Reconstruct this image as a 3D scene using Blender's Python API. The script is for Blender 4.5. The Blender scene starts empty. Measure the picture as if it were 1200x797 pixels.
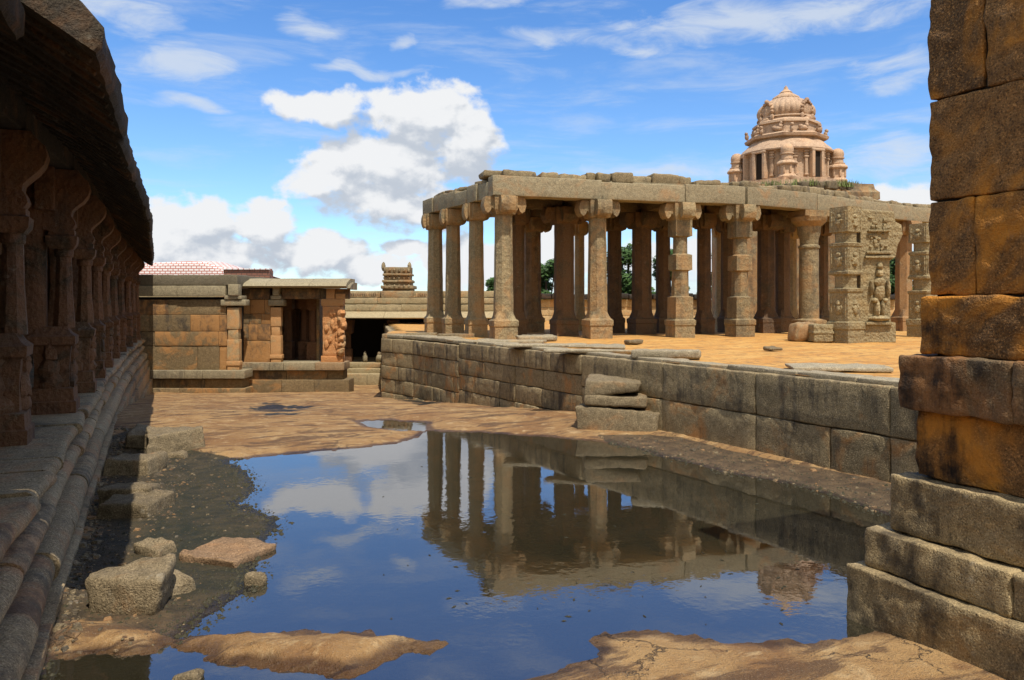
import bpy, math, random
import numpy as np
from mathutils import Vector, noise
random.seed(11)
SC = bpy.context.scene
COL = SC.collection
# ------------------------------------------------------------------ camera frame (photo pixels 1200x797)
F = 915.0; C0 = 2.8; VH = 355.0
TH = math.atan(425 / 915)
FX, FY = math.sin(TH), math.cos(TH)
RX, RY = FY, -FX
FWD = Vector((FX, FY, 0)); RGT = Vector((RX, RY, 0)); UP = Vector((0, 0, 1))
XA = Vector((1, 0, 0)); YA = Vector((0, 1, 0))
def G(u, d, z=0.0):
    a = (u - 600) / F
    return Vector((d * (FX + a * RX), d * (FY + a * RY), z))
def gz(u, v, z=0.0):
    return G(u, F * (C0 - z) / (v - VH), z)
def slope(S):
    return -min(2.05, max(0.0, (S - 19.3) * .088))
def gg(u, v):
    """the point of the sloping courtyard seen at (u, v)"""
    d = F * C0 / (v - VH)
    if d > 19.3:
        a, b_ = 19.3, 48.0
        for _ in range(40):
            m_ = (a + b_) / 2
            if C0 - (v - VH) * m_ / F > slope(m_): a = m_
            else: b_ = m_
        d = a
    return G(u, d, slope(d))
def zv(v, d):
    return C0 + (VH - v) * d / F
def lerp(a, b, t): return a + (b - a) * t
def interp(x, pts):
    if x <= pts[0][0]: return pts[0][1]
    for (a, va), (b, vb) in zip(pts, pts[1:]):
        if x <= b: return lerp(va, vb, (x - a) / (b - a))
    return pts[-1][1]

# ------------------------------------------------------------------ mesh builder
ORG = {}
def fbm(p, s, o=3):
    v = 0; a = 1; t = 0
    for i in range(o):
        v += a * noise.noise(p * s); t += a; a *= .5; s *= 2.1
    return v / t
class MB:
    def __init__(s): s.v = []; s.f = []; s.t = []
    def add(s, vs, fs, tone):
        b = len(s.v); s.v += vs; s.t += [tone] * len(vs)
        s.f += [tuple(i + b for i in q) for q in fs]
    def build(s, name, mat, parent=None, org=None, sharp=38, smooth=True):
        if parent is not None: o0 = ORG[parent.name]
        elif org is not None: o0 = Vector(org)
        else:
            xs = [p[0] for p in s.v]; ys = [p[1] for p in s.v]; zs = [p[2] for p in s.v]
            o0 = Vector(((min(xs) + max(xs)) / 2, (min(ys) + max(ys)) / 2, min(zs)))
        me = bpy.data.meshes.new(name)
        me.from_pydata([(p[0] - o0.x, p[1] - o0.y, p[2] - o0.z) for p in s.v], [], s.f)
        me.update()
        at = me.color_attributes.new('tone', 'FLOAT_COLOR', 'POINT')
        arr = np.ones((len(s.v), 4), 'f'); arr[:, :3] = np.array(s.t, 'f').reshape(-1, 3)
        at.data.foreach_set('color', arr.ravel())
        if smooth:
            me.polygons.foreach_set('use_smooth', [True] * len(me.polygons))
            me.set_sharp_from_angle(angle=math.radians(sharp))
        me.materials.append(mat)
        o = bpy.data.objects.new(name, me); COL.objects.link(o)
        if parent is not None: o.parent = parent
        else: o.location = o0
        ORG[o.name] = o0
        return o
def tag(o, label=None, cat=None, group=None, kind=None):
    if cat and not kind: kind = 'thing'
    if label: o['label'] = label
    if cat: o['category'] = cat
    if group: o['group'] = group
    if kind: o['kind'] = kind
    return o
def thing(name, loc, label, cat, group=None):
    o = bpy.data.objects.new(name, None); COL.objects.link(o)
    o.location = loc; o.empty_display_size = .3
    ORG[o.name] = Vector(loc)
    return tag(o, label, cat, group)

def T(stain=None, dark=None):
    return (random.random(), random.random() * .5 if stain is None else stain, random.random() * .5 if dark is None else dark)
def axcoords(h, r, seg):
    inner = max(h - r, h * .2)
    n = max(1, int(round(2 * inner / seg)))
    return [-h, -h + (h - inner) * .35] + [-inner + 2 * inner * i / n for i in range(n + 1)] + [h - (h - inner) * .35, h]
def rbox(mb, c, size, fr=(XA, YA, UP), r=.03, amp=.012, seg=.25, tone=None, sc=1.6, warp=0.0):
    """noisy block with worn, rounded edges"""
    tone = tone or T()
    c = Vector(c); h = [s / 2 for s in size]
    r = min(r, min(h) * .8)
    cs = [axcoords(h[i], r, seg) for i in range(3)]
    n = [len(q) for q in cs]
    idx = {}; vs = []; seed = Vector((random.random() * 90, random.random() * 90, random.random() * 90))
    wr = [Vector((random.uniform(-1, 1), random.uniform(-1, 1), random.uniform(-1, 1))) * warp for _ in range(8)]
    def vid(i, j, k):
        key = (i, j, k)
        if key in idx: return idx[key]
        p = Vector((cs[0][i], cs[1][j], cs[2][k]))
        q = Vector([max(-(h[a] - r), min(h[a] - r, p[a])) for a in range(3)])
        dlt = p - q
        if dlt.length > 1e-9:
            dn = dlt.normalized(); p = q + dn * r
        else: dn = Vector((0, 0, 1))
        nn = fbm(p + seed, sc) * amp + noise.noise((p + seed) * 8) * amp * .55
        p = p + dn * nn
        if warp:
            tx = (p.x / h[0] + 1) / 2; ty = (p.y / h[1] + 1) / 2; tz = (p.z / h[2] + 1) / 2
            w = Vector((0, 0, 0))
            for m in range(8):
                w += wr[m] * ((tx if m & 1 else 1 - tx) * (ty if m & 2 else 1 - ty) * (tz if m & 4 else 1 - tz))
            p = p + w
        w = c + fr[0] * p.x + fr[1] * p.y + fr[2] * p.z
        idx[key] = len(vs); vs.append(tuple(w)); return idx[key]
    fs = []
    for a, b, d in ((0, 1, 2), (1, 2, 0), (2, 0, 1)):
        for side in (0, n[d] - 1):
            for i in range(n[a] - 1):
                for j in range(n[b] - 1):
                    def g(ii, jj):
                        k = [0, 0, 0]; k[a] = ii; k[b] = jj; k[d] = side; return vid(*k)
                    q = [g(i, j), g(i + 1, j), g(i + 1, j + 1), g(i, j + 1)]
                    if side == 0: q.reverse()
                    fs.append(q)
    mb.add(vs, fs, tone)
def box(mb, lo, hi, tone=(.5, .2, .2)):
    x0, y0, z0 = lo; x1, y1, z1 = hi
    mb.add([(x0, y0, z0), (x1, y0, z0), (x1, y1, z0), (x0, y1, z0), (x0, y0, z1), (x1, y0, z1), (x1, y1, z1), (x0, y1, z1)],
           [(0, 3, 2, 1), (4, 5, 6, 7), (0, 1, 5, 4), (1, 2, 6, 5), (2, 3, 7, 6), (3, 0, 4, 7)], tone)
def fbox(mb, c, size, fr, tone=(.5, .2, .2)):
    c = Vector(c); vs = []
    for z in (-.5, .5):
        for x, y in ((-.5, -.5), (.5, -.5), (.5, .5), (-.5, .5)):
            vs.append(tuple(c + fr[0] * x * size[0] + fr[1] * y * size[1] + fr[2] * z * size[2]))
    mb.add(vs, [(0, 3, 2, 1), (4, 5, 6, 7), (0, 1, 5, 4), (1, 2, 6, 5), (2, 3, 7, 6), (3, 0, 4, 7)], tone)
SIDES = {'sq': 4, 'oct': 8, 'hex': 16, 'rnd': 0}
def loft(mb, c, secs, rot=0.0, n=32, amp=.006, tone=None, rib=0, sc=3.0):
    """secs: (z, half-width, shape[, halfwidth y]) -- cross sections stacked up an axis"""
    tone = tone or T(); c = Vector(c); vs = []; seed = Vector((random.random() * 50, random.random() * 50, 0))
    for sct in secs:
        z, a, sh = sct[:3]; b = sct[3] if len(sct) > 3 else a
        m = SIDES[sh]
        for i in range(n):
            t = 2 * math.pi * i / n
            if m:
                w = 2 * math.pi / m; rr = 1 / math.cos(((t + w / 2) % w) - w / 2)
            else: rr = 1
            if rib: rr *= 1 + .045 * abs(math.sin(rib * t / 2)) - .03
            p = Vector((a * rr * math.cos(t), b * rr * math.sin(t), z))
            k = 1 + (fbm(p + seed, sc) * amp / max(a, .05) if amp else 0)
            x = p.x * k; y = p.y * k
            vs.append((c.x + x * math.cos(rot) - y * math.sin(rot), c.y + x * math.sin(rot) + y * math.cos(rot), c.z + z))
    fs = []
    for s in range(len(secs) - 1):
        for i in range(n):
            j = (i + 1) % n
            fs.append((s * n + i, s * n + j, (s + 1) * n + j, (s + 1) * n + i))
    fs.append(tuple(range(n - 1, -1, -1))); b0 = (len(secs) - 1) * n
    fs.append(tuple(range(b0, b0 + n)))
    mb.add(vs, fs, tone)
def extr(mb, prof, p0, p1, aa, bb, seg=.3, amp=.01, tone=None, sc=1.5):
    """closed profile [(a,b)] carried from p0 to p1; aa, bb are the profile's axes"""
    tone = tone or T(); p0 = Vector(p0); p1 = Vector(p1); L = (p1 - p0).length
    n = max(1, int(L / seg)); m = len(prof); vs = []
    seed = Vector((random.random() * 50, random.random() * 50, 0))
    ca = sum(p[0] for p in prof) / m; cb = sum(p[1] for p in prof) / m
    ts = [i / n for i in range(n + 1)]
    e = min(.02 / max(L, .05), .2)
    ts = [0] + [e] + ts[1:-1] + [1 - e] + [1]
    for q, t in enumerate(ts):
        base = p0.lerp(p1, t)
        sh = 1 - (.012 / max(.1, 1) * 1.0 if q in (0, len(ts) - 1) else 0)
        for a, b in prof:
            w = base + aa * (ca + (a - ca) * sh) + bb * (cb + (b - cb) * sh)
            nv = fbm(w + seed, sc) * amp + noise.noise((w + seed) * 9) * amp * .4
            w = w + (aa * (a - ca) + bb * (b - cb)).normalized() * nv
            vs.append(tuple(w))
    fs = []
    k = len(ts)
    for s in range(k - 1):
        for i in range(m):
            j = (i + 1) % m
            fs.append((s * m + i, s * m + j, (s + 1) * m + j, (s + 1) * m + i))
    fs.append(tuple(range(m - 1, -1, -1))); fs.append(tuple(range((k - 1) * m, k * m)))
    mb.add(vs, fs, tone)
def dense(prof, seg):
    out = []
    for i in range(len(prof)):
        a = prof[i]; b = prof[(i + 1) % len(prof)]
        n = max(1, int(math.dist(a, b) / seg))
        for k in range(n): out.append((lerp(a[0], b[0], k / n), lerp(a[1], b[1], k / n)))
    return out
def blob(mb, c, s, amp=.15, n=14, tone=None, fr=(XA, YA, UP)):
    tone = tone or T(); c = Vector(c); vs = []; fs = []; seed = Vector((random.random() * 50, random.random() * 50, 0))
    m = max(5, n // 2)
    for j in range(m + 1):
        ph = math.pi * j / m
        for i in range(n):
            t = 2 * math.pi * i / n
            q = Vector((math.sin(ph) * math.cos(t), math.sin(ph) * math.sin(t), -math.cos(ph)))
            k = 1 + amp * 2 * fbm(q + seed, 1.3)
            q = q * k
            vs.append(tuple(c + fr[0] * q.x * s[0] + fr[1] * q.y * s[1] + fr[2] * q.z * s[2]))
    for j in range(m):
        for i in range(n):
            k = (i + 1) % n
            fs.append((j * n + i, j * n + k, (j + 1) * n + k, (j + 1) * n + i))
    mb.add(vs, fs, tone)
def courses(mb, p0, p1, rows, thick, wmin, wmax, nrm, r=.02, amp=.012, seg=.25, proud=.012, stain=None, dark=None):
    """coursed stone blocks from p0 to p1 (ground points); nrm points out of the wall face"""
    p0 = Vector(p0); p1 = Vector(p1); L = (p1 - p0).length; ux = (p1 - p0).normalized(); nrm = Vector(nrm)
    for z0, z1 in rows:
        x = 0.0
        while x < L - 1e-3:
            w = random.uniform(wmin, wmax)
            if L - x - w < wmin * .6: w = L - x
            pr = random.uniform(0, proud)
            c = p0 + ux * (x + w / 2) - nrm * (thick / 2 - pr) + UP * ((z0 + z1) / 2)
            c.z = (z0 + z1) / 2
            rbox(mb, c, (w - .008, thick, z1 - z0 - .008), (ux, nrm * -1 if False else UP.cross(ux), UP), r, amp, seg, T(stain, dark))
            x += w

# ------------------------------------------------------------------ materials
def nt(m):
    m.use_nodes = True; t = m.node_tree; t.nodes.clear(); return t
class NB:
    def __init__(s, t): s.t = t
    def n(s, typ, **kw):
        o = s.t.nodes.new(typ)
        for k, v in kw.items(): setattr(o, k, v)
        return o
    def L(s, a, b): s.t.links.new(a, b)
    def inp(s, node, key, val):
        if isinstance(val, bpy.types.NodeSocket): s.L(val, node.inputs[key])
        elif val is not None: node.inputs[key].default_value = val
    def math(s, op, a, b=None, c=None, clamp=False):
        o = s.n('ShaderNodeMath', operation=op, use_clamp=clamp)
        s.inp(o, 0, a); s.inp(o, 1, b); s.inp(o, 2, c); return o.outputs[0]
    def noise(s, vec, scale, detail=4, rough=.55, dist=0, out='Fac'):
        o = s.n('ShaderNodeTexNoise'); s.inp(o, 'Vector', vec); o.inputs['Scale'].default_value = scale
        o.inputs['Detail'].default_value = detail; o.inputs['Roughness'].default_value = rough; o.inputs['Distortion'].default_value = dist
        return o.outputs[out]
    def ramp(s, fac, lo, hi, a=0.0, b=1.0, smooth=True):
        o = s.n('ShaderNodeMapRange'); o.interpolation_type = 'SMOOTHSTEP' if smooth else 'LINEAR'
        s.inp(o, 'Value', fac); o.inputs['From Min'].default_value = lo; o.inputs['From Max'].default_value = hi
        o.inputs['To Min'].default_value = a; o.inputs['To Max'].default_value = b
        return o.outputs[0]
    def mix(s, fac, a, b, blend='MIX'):
        o = s.n('ShaderNodeMix', data_type='RGBA', blend_type=blend)
        s.inp(o, 0, fac)
        for k, v in ((6, a), (7, b)):
            if isinstance(v, tuple): v = v if len(v) == 4 else v + (1,)
            s.inp(o, k, v)
        return o.outputs[2]
    def scalev(s, vec, k):
        o = s.n('ShaderNodeVectorMath', operation='MULTIPLY'); s.inp(o, 0, vec); o.inputs[1].default_value = k; return o.outputs[0]

def stone(name, c1, c2, stain=(.36, .15, .04), stain_amt=.5, dark_amt=.5, dark=(.045, .04, .035), bump=.5, fine=55, carve=0.0, rough=.85, streak=.5, pale=.25):
    c1 = (c1[0] * 1.04, c1[1] * .97, c1[2] * .80); c2 = (c2[0] * 1.04, c2[1] * .97, c2[2] * .80)
    m = bpy.data.materials.new(name); t = nt(m); b = NB(t)
    pos = b.n('ShaderNodeNewGeometry').outputs['Position']
    at = b.n('ShaderNodeAttribute', attribute_name='tone'); sep = b.n('ShaderNodeSeparateColor'); b.L(at.outputs['Color'], sep.inputs[0])
    tone, st, dk = sep.outputs[0], sep.outputs[1], sep.outputs[2]
    n1 = b.noise(pos, 1.3, 3, .6); n2 = b.noise(pos, fine, 2, .7); n3 = b.noise(pos, 9, 4, .65)
    base = b.mix(b.math('ADD', b.math('MULTIPLY', tone, .65), b.math('MULTIPLY', n1, .4), clamp=True), c1, c2)
    # granite speckle
    base = b.mix(b.ramp(n2, .54, .68, 0, .65), base, tuple(min(1, x * 1.7) for x in c2))
    base = b.mix(b.ramp(n2, .47, .33, 0, .75), base, tuple(x * .35 for x in c1))
    base = b.mix(b.ramp(n3, .35, .7, 0, .45), base, tuple(x * .6 for x in c1))
    # orange iron / lichen stain
    s1 = b.noise(pos, .9, 4, .65, 1.2)
    sf = b.ramp(b.math('ADD', s1, b.math('MULTIPLY', b.math('SUBTRACT', st, .25), .55)), .48, .66, 0, stain_amt)
    base = b.mix(sf, base, b.mix(n3, stain, tuple(min(1, x * 1.9) for x in stain)))
    # black weathering, running down
    vs = b.scalev(pos, (2.2, 2.2, .38))
    s2 = b.noise(vs, 1.0, 5, .68, .3); s3 = b.noise(pos, 2.6, 5, .7)
    sm = b.math('ADD', b.math('MULTIPLY', s2, streak), b.math('MULTIPLY', s3, 1 - streak))
    df = b.ramp(b.math('ADD', sm, b.math('MULTIPLY', b.math('SUBTRACT', dk, .25), .35)), .50, .66, 0, dark_amt)
    base = b.mix(df, base, dark)
    # pale lichen
    pf = b.ramp(b.noise(pos, 3.7, 4, .75), .6, .72, 0, pale)
    base = b.mix(pf, base, (.40, .36, .27))
    h = b.math('ADD', b.math('MULTIPLY', n2, .45), b.math('MULTIPLY', n3, 1.0))
    bp = b.n('ShaderNodeBump'); bp.inputs['Strength'].default_value = bump; bp.inputs['Distance'].default_value = .03
    if carve:
        vo = b.n('ShaderNodeTexVoronoi', feature='SMOOTH_F1'); b.L(b.scalev(pos, (1, 1, .8)), vo.inputs['Vector']); vo.inputs['Scale'].default_value = 15
        vo.inputs['Smoothness'].default_value = .25
        br = b.n('ShaderNodeTexWave', wave_type='BANDS', bands_direction='Z'); b.L(pos, br.inputs['Vector']); br.inputs['Scale'].default_value = 1.3
        br.inputs['Distortion'].default_value = 1.0
        h = b.math('ADD', h, b.math('MULTIPLY', b.math('ADD', vo.outputs['Distance'], b.math('MULTIPLY', br.outputs['Fac'], .3)), carve))
        cv = b.ramp(vo.outputs['Distance'], .08, .35, .35 * min(carve, 1), 0)
    b.L(h, bp.inputs['Height'])
    p = b.n('ShaderNodeBsdfPrincipled'); b.L(base, p.inputs['Base Color']); p.inputs['Roughness'].default_value = rough
    p.inputs['Specular IOR Level'].default_value = .25
    b.L(bp.outputs[0], p.inputs['Normal'])
    o = b.n('ShaderNodeOutputMaterial'); b.L(p.outputs[0], o.inputs[0])
    return m
def plain(name, col, rough=.8, var=.25, sc=8):
    m = bpy.data.materials.new(name); t = nt(m); b = NB(t)
    pos = b.n('ShaderNodeNewGeometry').outputs['Position']
    n = b.noise(pos, sc, 5, .6)
    c = b.mix(n, tuple(x * (1 - var) for x in col), tuple(min(1, x * (1 + var)) for x in col))
    p = b.n('ShaderNodeBsdfPrincipled'); b.L(c, p.inputs['Base Color']); p.inputs['Roughness'].default_value = rough
    p.inputs['Specular IOR Level'].default_value = .2
    o = b.n('ShaderNodeOutputMaterial'); b.L(p.outputs[0], o.inputs[0]); return m

M_GRAN = stone('granite', (.20, .16, .105), (.38, .32, .22), stain=(.26, .11, .03), stain_amt=.45, dark_amt=.6, bump=.8)
M_BEAM = stone('beam_granite', (.22, .195, .145), (.38, .34, .25), stain_amt=.25, dark_amt=.45, bump=.7)
M_CARV = stone('carved_granite', (.20, .165, .105), (.37, .31, .205), stain=(.36, .18, .06), stain_amt=.35, dark_amt=.45, bump=.6, carve=.8)
M_INNER = stone('shade_toned_inner_granite', (.095, .075, .052), (.17, .135, .09), stain=(.20, .09, .035), stain_amt=.3, dark_amt=.5, bump=.8, carve=.6)  # granite colour darkened to deepen the pavilion's interior shadow
M_WALL = stone('retaining_granite', (.22, .18, .115), (.42, .35, .235), stain=(.42, .17, .035), stain_amt=.5, dark_amt=.85, bump=1.0, streak=.75)
M_HALL = stone('hall_granite', (.15, .11, .065), (.30, .23, .14), stain=(.40, .18, .05), stain_amt=.5, dark_amt=.7, bump=.8)
M_RED = stone('painted_sandy_granite', (.36, .24, .13), (.50, .36, .22), stain=(.45, .16, .04), stain_amt=.5, dark_amt=.35, bump=.7, carve=.6)
M_LEFT = stone('mossy_plinth_granite', (.25, .195, .125), (.46, .37, .25), stain=(.34, .15, .06), stain_amt=.45, dark_amt=.65, bump=1.0)
M_LCOL = stone('shade_toned_column_granite', (.045, .034, .023), (.105, .080, .053), stain=(.19, .08, .035), stain_amt=.45, dark_amt=.5, bump=1.0, carve=.7)  # base colour darkened to paint in the shade under the roofs
M_EAVE = stone('shade_toned_eave_granite', (.026, .021, .016), (.06, .050, .038), stain_amt=.15, dark_amt=.5, bump=1.0)  # near-black colour imitates the shade of the gallery roof
M_PIER = stone('ochre_granite', (.09, .055, .03), (.40, .22, .085), stain=(.50, .20, .022), stain_amt=.75, dark_amt=1.0, dark=(.018, .012, .008), bump=1.3, fine=60, streak=.6, pale=.10)
M_PIERD = stone('dark_weathered_granite', (.12, .09, .06), (.25, .19, .12), stain=(.30, .12, .03), stain_amt=.5, dark_amt=.95, dark=(.02, .016, .012), bump=1.1, fine=70, pale=.15)
M_PIERB = stone('tan_base_granite', (.24, .19, .115), (.46, .37, .23), stain=(.36, .18, .04), stain_amt=.45, dark_amt=.8, dark=(.04, .032, .024), bump=1.1, fine=70, pale=.3)
M_TOWER = stone('tower_plaster_stone', (.42, .30, .23), (.60, .46, .37), stain=(.50, .30, .16), stain_amt=.4, dark_amt=.6, dark=(.2, .11, .07), bump=.5, carve=.4, pale=.2)
M_ROCK = stone('boulder_granite', (.13, .105, .07), (.26, .215, .15), stain_amt=.3, dark_amt=.6, bump=1.0, pale=.35)
M_FLAT = stone('paving_granite', (.27, .24, .19), (.42, .38, .30), stain=(.45, .26, .08), stain_amt=.4, dark_amt=.4, bump=.8)
M_FAR = stone('cloister_granite', (.30, .25, .16), (.42, .36, .25), stain_amt=.35, dark_amt=.5, bump=.5)
M_PALE = stone('pale_compound_granite', (.42, .32, .19), (.58, .47, .31), stain=(.5, .26, .08), stain_amt=.4, dark_amt=.3, bump=.5)
M_DARK = plain('dark_core_and_shade', (.03, .022, .016), .95, .4)  # near-black: hidden wall cores, and painted shade inside openings
M_CLOD = plain('mud_clod', (.045, .040, .020), .6, .5, 30)
M_JOINT = plain('joint_earth', (.035, .027, .018), .95, .3)
M_BARK = plain('bark', (.10, .07, .045), .9, .4, 20)

def sand_mat():
    m = bpy.data.materials.new('orange_sand'); b = NB(nt(m))
    pos = b.n('ShaderNodeNewGeometry').outputs['Position']
    n1 = b.noise(b.scalev(pos, (.5, 1.3, 1)), 1.1, 6, .7, .8); n2 = b.noise(pos, 14, 5, .7); n3 = b.noise(pos, 4.2, 5, .7)
    c = b.mix(b.ramp(n1, .3, .7), (.50, .22, .040), (.62, .36, .10))
    c = b.mix(b.ramp(n3, .50, .62, 0, .75), c, (.27, .14, .045))
    c = b.mix(b.ramp(n2, .58, .75, 0, .6), c, (.66, .50, .28))
    p = b.n('ShaderNodeBsdfPrincipled'); b.L(c, p.inputs['Base Color']); p.inputs['Roughness'].default_value = .9
    bp = b.n('ShaderNodeBump'); bp.inputs['Strength'].default_value = .8; bp.inputs['Distance'].default_value = .04
    b.L(b.math('ADD', n2, n3), bp.inputs['Height']); b.L(bp.outputs[0], p.inputs['Normal'])
    b.L(p.outputs[0], b.n('ShaderNodeOutputMaterial').inputs[0]); return m
M_SAND = sand_mat()

def ground_mat():
    m = bpy.data.materials.new('sheet_rock_and_mud'); b = NB(nt(m))
    pos = b.n('ShaderNodeNewGeometry').outputs['Position']
    at = b.n('ShaderNodeAttribute', attribute_name='tone'); sep = b.n('ShaderNodeSeparateColor'); b.L(at.outputs['Color'], sep.inputs[0])
    mud, wet, brn = sep.outputs[0], sep.outputs[1], sep.outputs[2]
    n1 = b.noise(pos, .55, 6, .62, .8); n2 = b.noise(pos, 3.0, 6, .7, .3); n3 = b.noise(pos, 22, 4, .75); n4 = b.noise(pos, 75, 2, .7)
    str_ = b.noise(b.scalev(pos, (.55, 1.9, 1)), 1.5, 7, .68, .9)
    rock = b.mix(b.ramp(n1, .34, .66), (.28, .14, .045), (.47, .285, .11))
    rock = b.mix(b.ramp(n2, .52, .68, 0, .85), rock, (.56, .38, .18))
    rock = b.mix(b.ramp(str_, .49, .60, 0, .85), rock, (.11, .055, .023))
    ck = b.n('ShaderNodeTexVoronoi', feature='DISTANCE_TO_EDGE'); ck.inputs['Scale'].default_value = .55
    wv = b.n('ShaderNodeVectorMath', operation='ADD'); b.L(pos, wv.inputs[0]); b.L(b.noise(pos, 1.6, 5, .7, 0, 'Color'), wv.inputs[1]); b.L(wv.outputs[0], ck.inputs['Vector'])
    ckf = b.math('MULTIPLY', b.ramp(ck.outputs['Distance'], .002, .010, .7, 0), b.ramp(n1, .50, .60)); rock = b.mix(ckf, rock, (.05, .03, .015))
    rock = b.mix(b.ramp(n2, .45, .30, 0, .8), rock, (.22, .105, .035))
    rock = b.mix(b.ramp(n3, .56, .72, 0, .5), rock, (.12, .065, .03))
    rock = b.mix(b.ramp(n4, .58, .7, 0, .4), rock, (.62, .48, .30))
    mg = b.mix(b.ramp(n2, .35, .65), (.018, .022, .008), (.058, .046, .018))
    mb_ = b.mix(b.ramp(n2, .35, .65), (.085, .048, .022), (.20, .125, .06))
    mcol = b.mix(b.math('ADD', brn, b.math('MULTIPLY', b.math('SUBTRACT', n1, .5), .9), clamp=True), mg, mb_)
    mcol = b.mix(b.ramp(n3, .56, .68, 0, .8), mcol, (.018, .016, .011))
    mcol = b.mix(b.ramp(n4, .62, .72, 0, .5), mcol, (.24, .17, .10))
    mm = b.ramp(b.math('ADD', mud, b.math('MULTIPLY', b.math('SUBTRACT', n2, .5), .5)), .35, .6)
    c = b.mix(mm, rock, mcol)
    wf = b.ramp(wet, .25, .8)
    c = b.mix(wf, c, b.mix(1.0, c, (.34, .30, .26), 'MULTIPLY'))
    p = b.n('ShaderNodeBsdfPrincipled'); b.L(c, p.inputs['Base Color'])
    b.L(b.ramp(b.math('ADD', wet, b.math('MULTIPLY', mm, .12)), 0, 1, .9, .38), p.inputs['Roughness'])
    bp = b.n('ShaderNodeBump'); bp.inputs['Strength'].default_value = 1; bp.inputs['Distance'].default_value = .06
    h = b.math('ADD', b.math('MULTIPLY', n3, .6), b.math('ADD', n2, b.math('MULTIPLY', n4, .4)))
    h = b.math('SUBTRACT', h, b.math('MULTIPLY', ckf, .8))
    b.L(h, bp.inputs['Height']); b.L(bp.outputs[0], p.inputs['Normal'])
    b.L(p.outputs[0], b.n('ShaderNodeOutputMaterial').inputs[0]); return m
M_GROUND = ground_mat()

def water_mat():
    m = bpy.data.materials.new('puddle_water'); b = NB(nt(m))
    pos = b.n('ShaderNodeNewGeometry').outputs['Position']
    n1 = b.noise(b.scalev(pos, (1, 1, 1)), 3.2, 3, .5); n2 = b.noise(pos, 14, 2, .5)
    amp = b.ramp(b.noise(pos, .35, 2, .5), .42, .62, .25, 1.0)
    bp = b.n('ShaderNodeBump'); bp.inputs['Strength'].default_value = .35; bp.inputs['Distance'].default_value = .006
    b.L(b.math('MULTIPLY', b.math('ADD', n1, b.math('MULTIPLY', n2, .3)), amp), bp.inputs['Height'])
    fr = b.n('ShaderNodeFresnel'); fr.inputs['IOR'].default_value = 3.0; b.L(bp.outputs[0], fr.inputs['Normal'])
    gl = b.n('ShaderNodeBsdfGlossy'); gl.inputs['Roughness'].default_value = .012; gl.inputs['Color'].default_value = (.95, .96, 1, 1); b.L(bp.outputs[0], gl.inputs['Normal'])
    tr = b.n('ShaderNodeBsdfTransparent'); tr.inputs['Color'].default_value = (.62, .60, .46, 1)
    df = b.n('ShaderNodeBsdfDiffuse'); b.L(b.mix(b.noise(pos, .7, 4, .6), (.060, .052, .026), (.115, .100, .060)), df.inputs['Color'])
    m2 = b.n('ShaderNodeMixShader'); m2.inputs[0].default_value = .30; b.L(tr.outputs[0], m2.inputs[1]); b.L(df.outputs[0], m2.inputs[2])
    mx = b.n('ShaderNodeMixShader'); b.L(fr.outputs[0], mx.inputs[0]); b.L(m2.outputs[0], mx.inputs[1]); b.L(gl.outputs[0], mx.inputs[2])
    b.L(mx.outputs[0], b.n('ShaderNodeOutputMaterial').inputs[0]); return m
M_WATER = water_mat()
def leaf_mat(name, c):
    m = bpy.data.materials.new(name); b = NB(nt(m))
    at = b.n('ShaderNodeAttribute', attribute_name='tone'); sep = b.n('ShaderNodeSeparateColor'); b.L(at.outputs['Color'], sep.inputs[0])
    col = b.mix(sep.outputs[0], tuple(x * .5 for x in c), tuple(x * 1.5 for x in c))
    p = b.n('ShaderNodeBsdfPrincipled'); b.L(col, p.inputs['Base Color']); p.inputs['Roughness'].default_value = .6; p.inputs['Specular IOR Level'].default_value = .2
    b.L(p.outputs[0], b.n('ShaderNodeOutputMaterial').inputs[0]); return m
M_LEAF = leaf_mat('leaves', (.05, .10, .025)); M_GRASS = leaf_mat('dry_grass', (.16, .20, .06))

# ------------------------------------------------------------------ ground + water
def poly(pts): return [tuple(gg(u, v)[:2]) for u, v in pts]
POND = poly([(266, 540), (330, 533), (400, 527), (468, 519), (492, 512), (500, 505), (560, 507), (640, 512), (700, 517), (745, 527), (800, 541), (860, 556), (920, 566),
             (985, 585), (1045, 606), (1110, 640), (1080, 700), (1015, 742), (975, 748), (900, 753), (830, 749), (760, 741), (712, 742), (690, 750), (700, 764), (672, 778), (628, 792), (560, 812), (500, 860),
             (60, 900), (40, 830), (60, 775), (100, 768), (185, 766), (205, 750), (235, 728), (262, 708), (292, 692), (306, 672), (296, 652), (312, 634), (328, 618), (322, 606), (298, 598),
             (276, 590), (292, 582), (302, 572), (296, 560), (284, 549)])
ISLE = poly([(186, 752), (240, 745), (300, 741), (400, 742), (470, 745), (522, 752), (528, 759), (470, 768), (425, 788), (400, 797), (345, 793), (300, 783), (240, 776), (252, 765), (215, 758)])
TONG = poly([(62, 738), (110, 733), (160, 738), (205, 750), (192, 760), (140, 768), (90, 765), (60, 755)])
PUD2 = poly([(420, 494), (455, 492), (497, 496), (500, 505), (470, 505), (430, 500)])
PUD3 = poly([(290, 478), (320, 474), (352, 477), (366, 482), (350, 489), (305, 490)])
PUD4 = poly([(458, 466), (500, 470), (520, 476), (490, 478), (462, 472)])
MUDL = poly([(20, 880), (40, 800), (60, 745), (75, 690), (95, 600), (112, 545), (122, 520), (150, 505), (205, 520), (225, 531), (275, 538), (330, 540), (420, 620), (330, 700), (215, 752), (150, 740), (100, 730), (60, 760), (130, 870)])
MUDR = poly([(700, 512), (760, 512), (800, 516), (850, 530), (900, 541), (1000, 560), (1060, 575), (1200, 640), (1080, 680), (1000, 610), (850, 570), (740, 535)])
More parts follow.
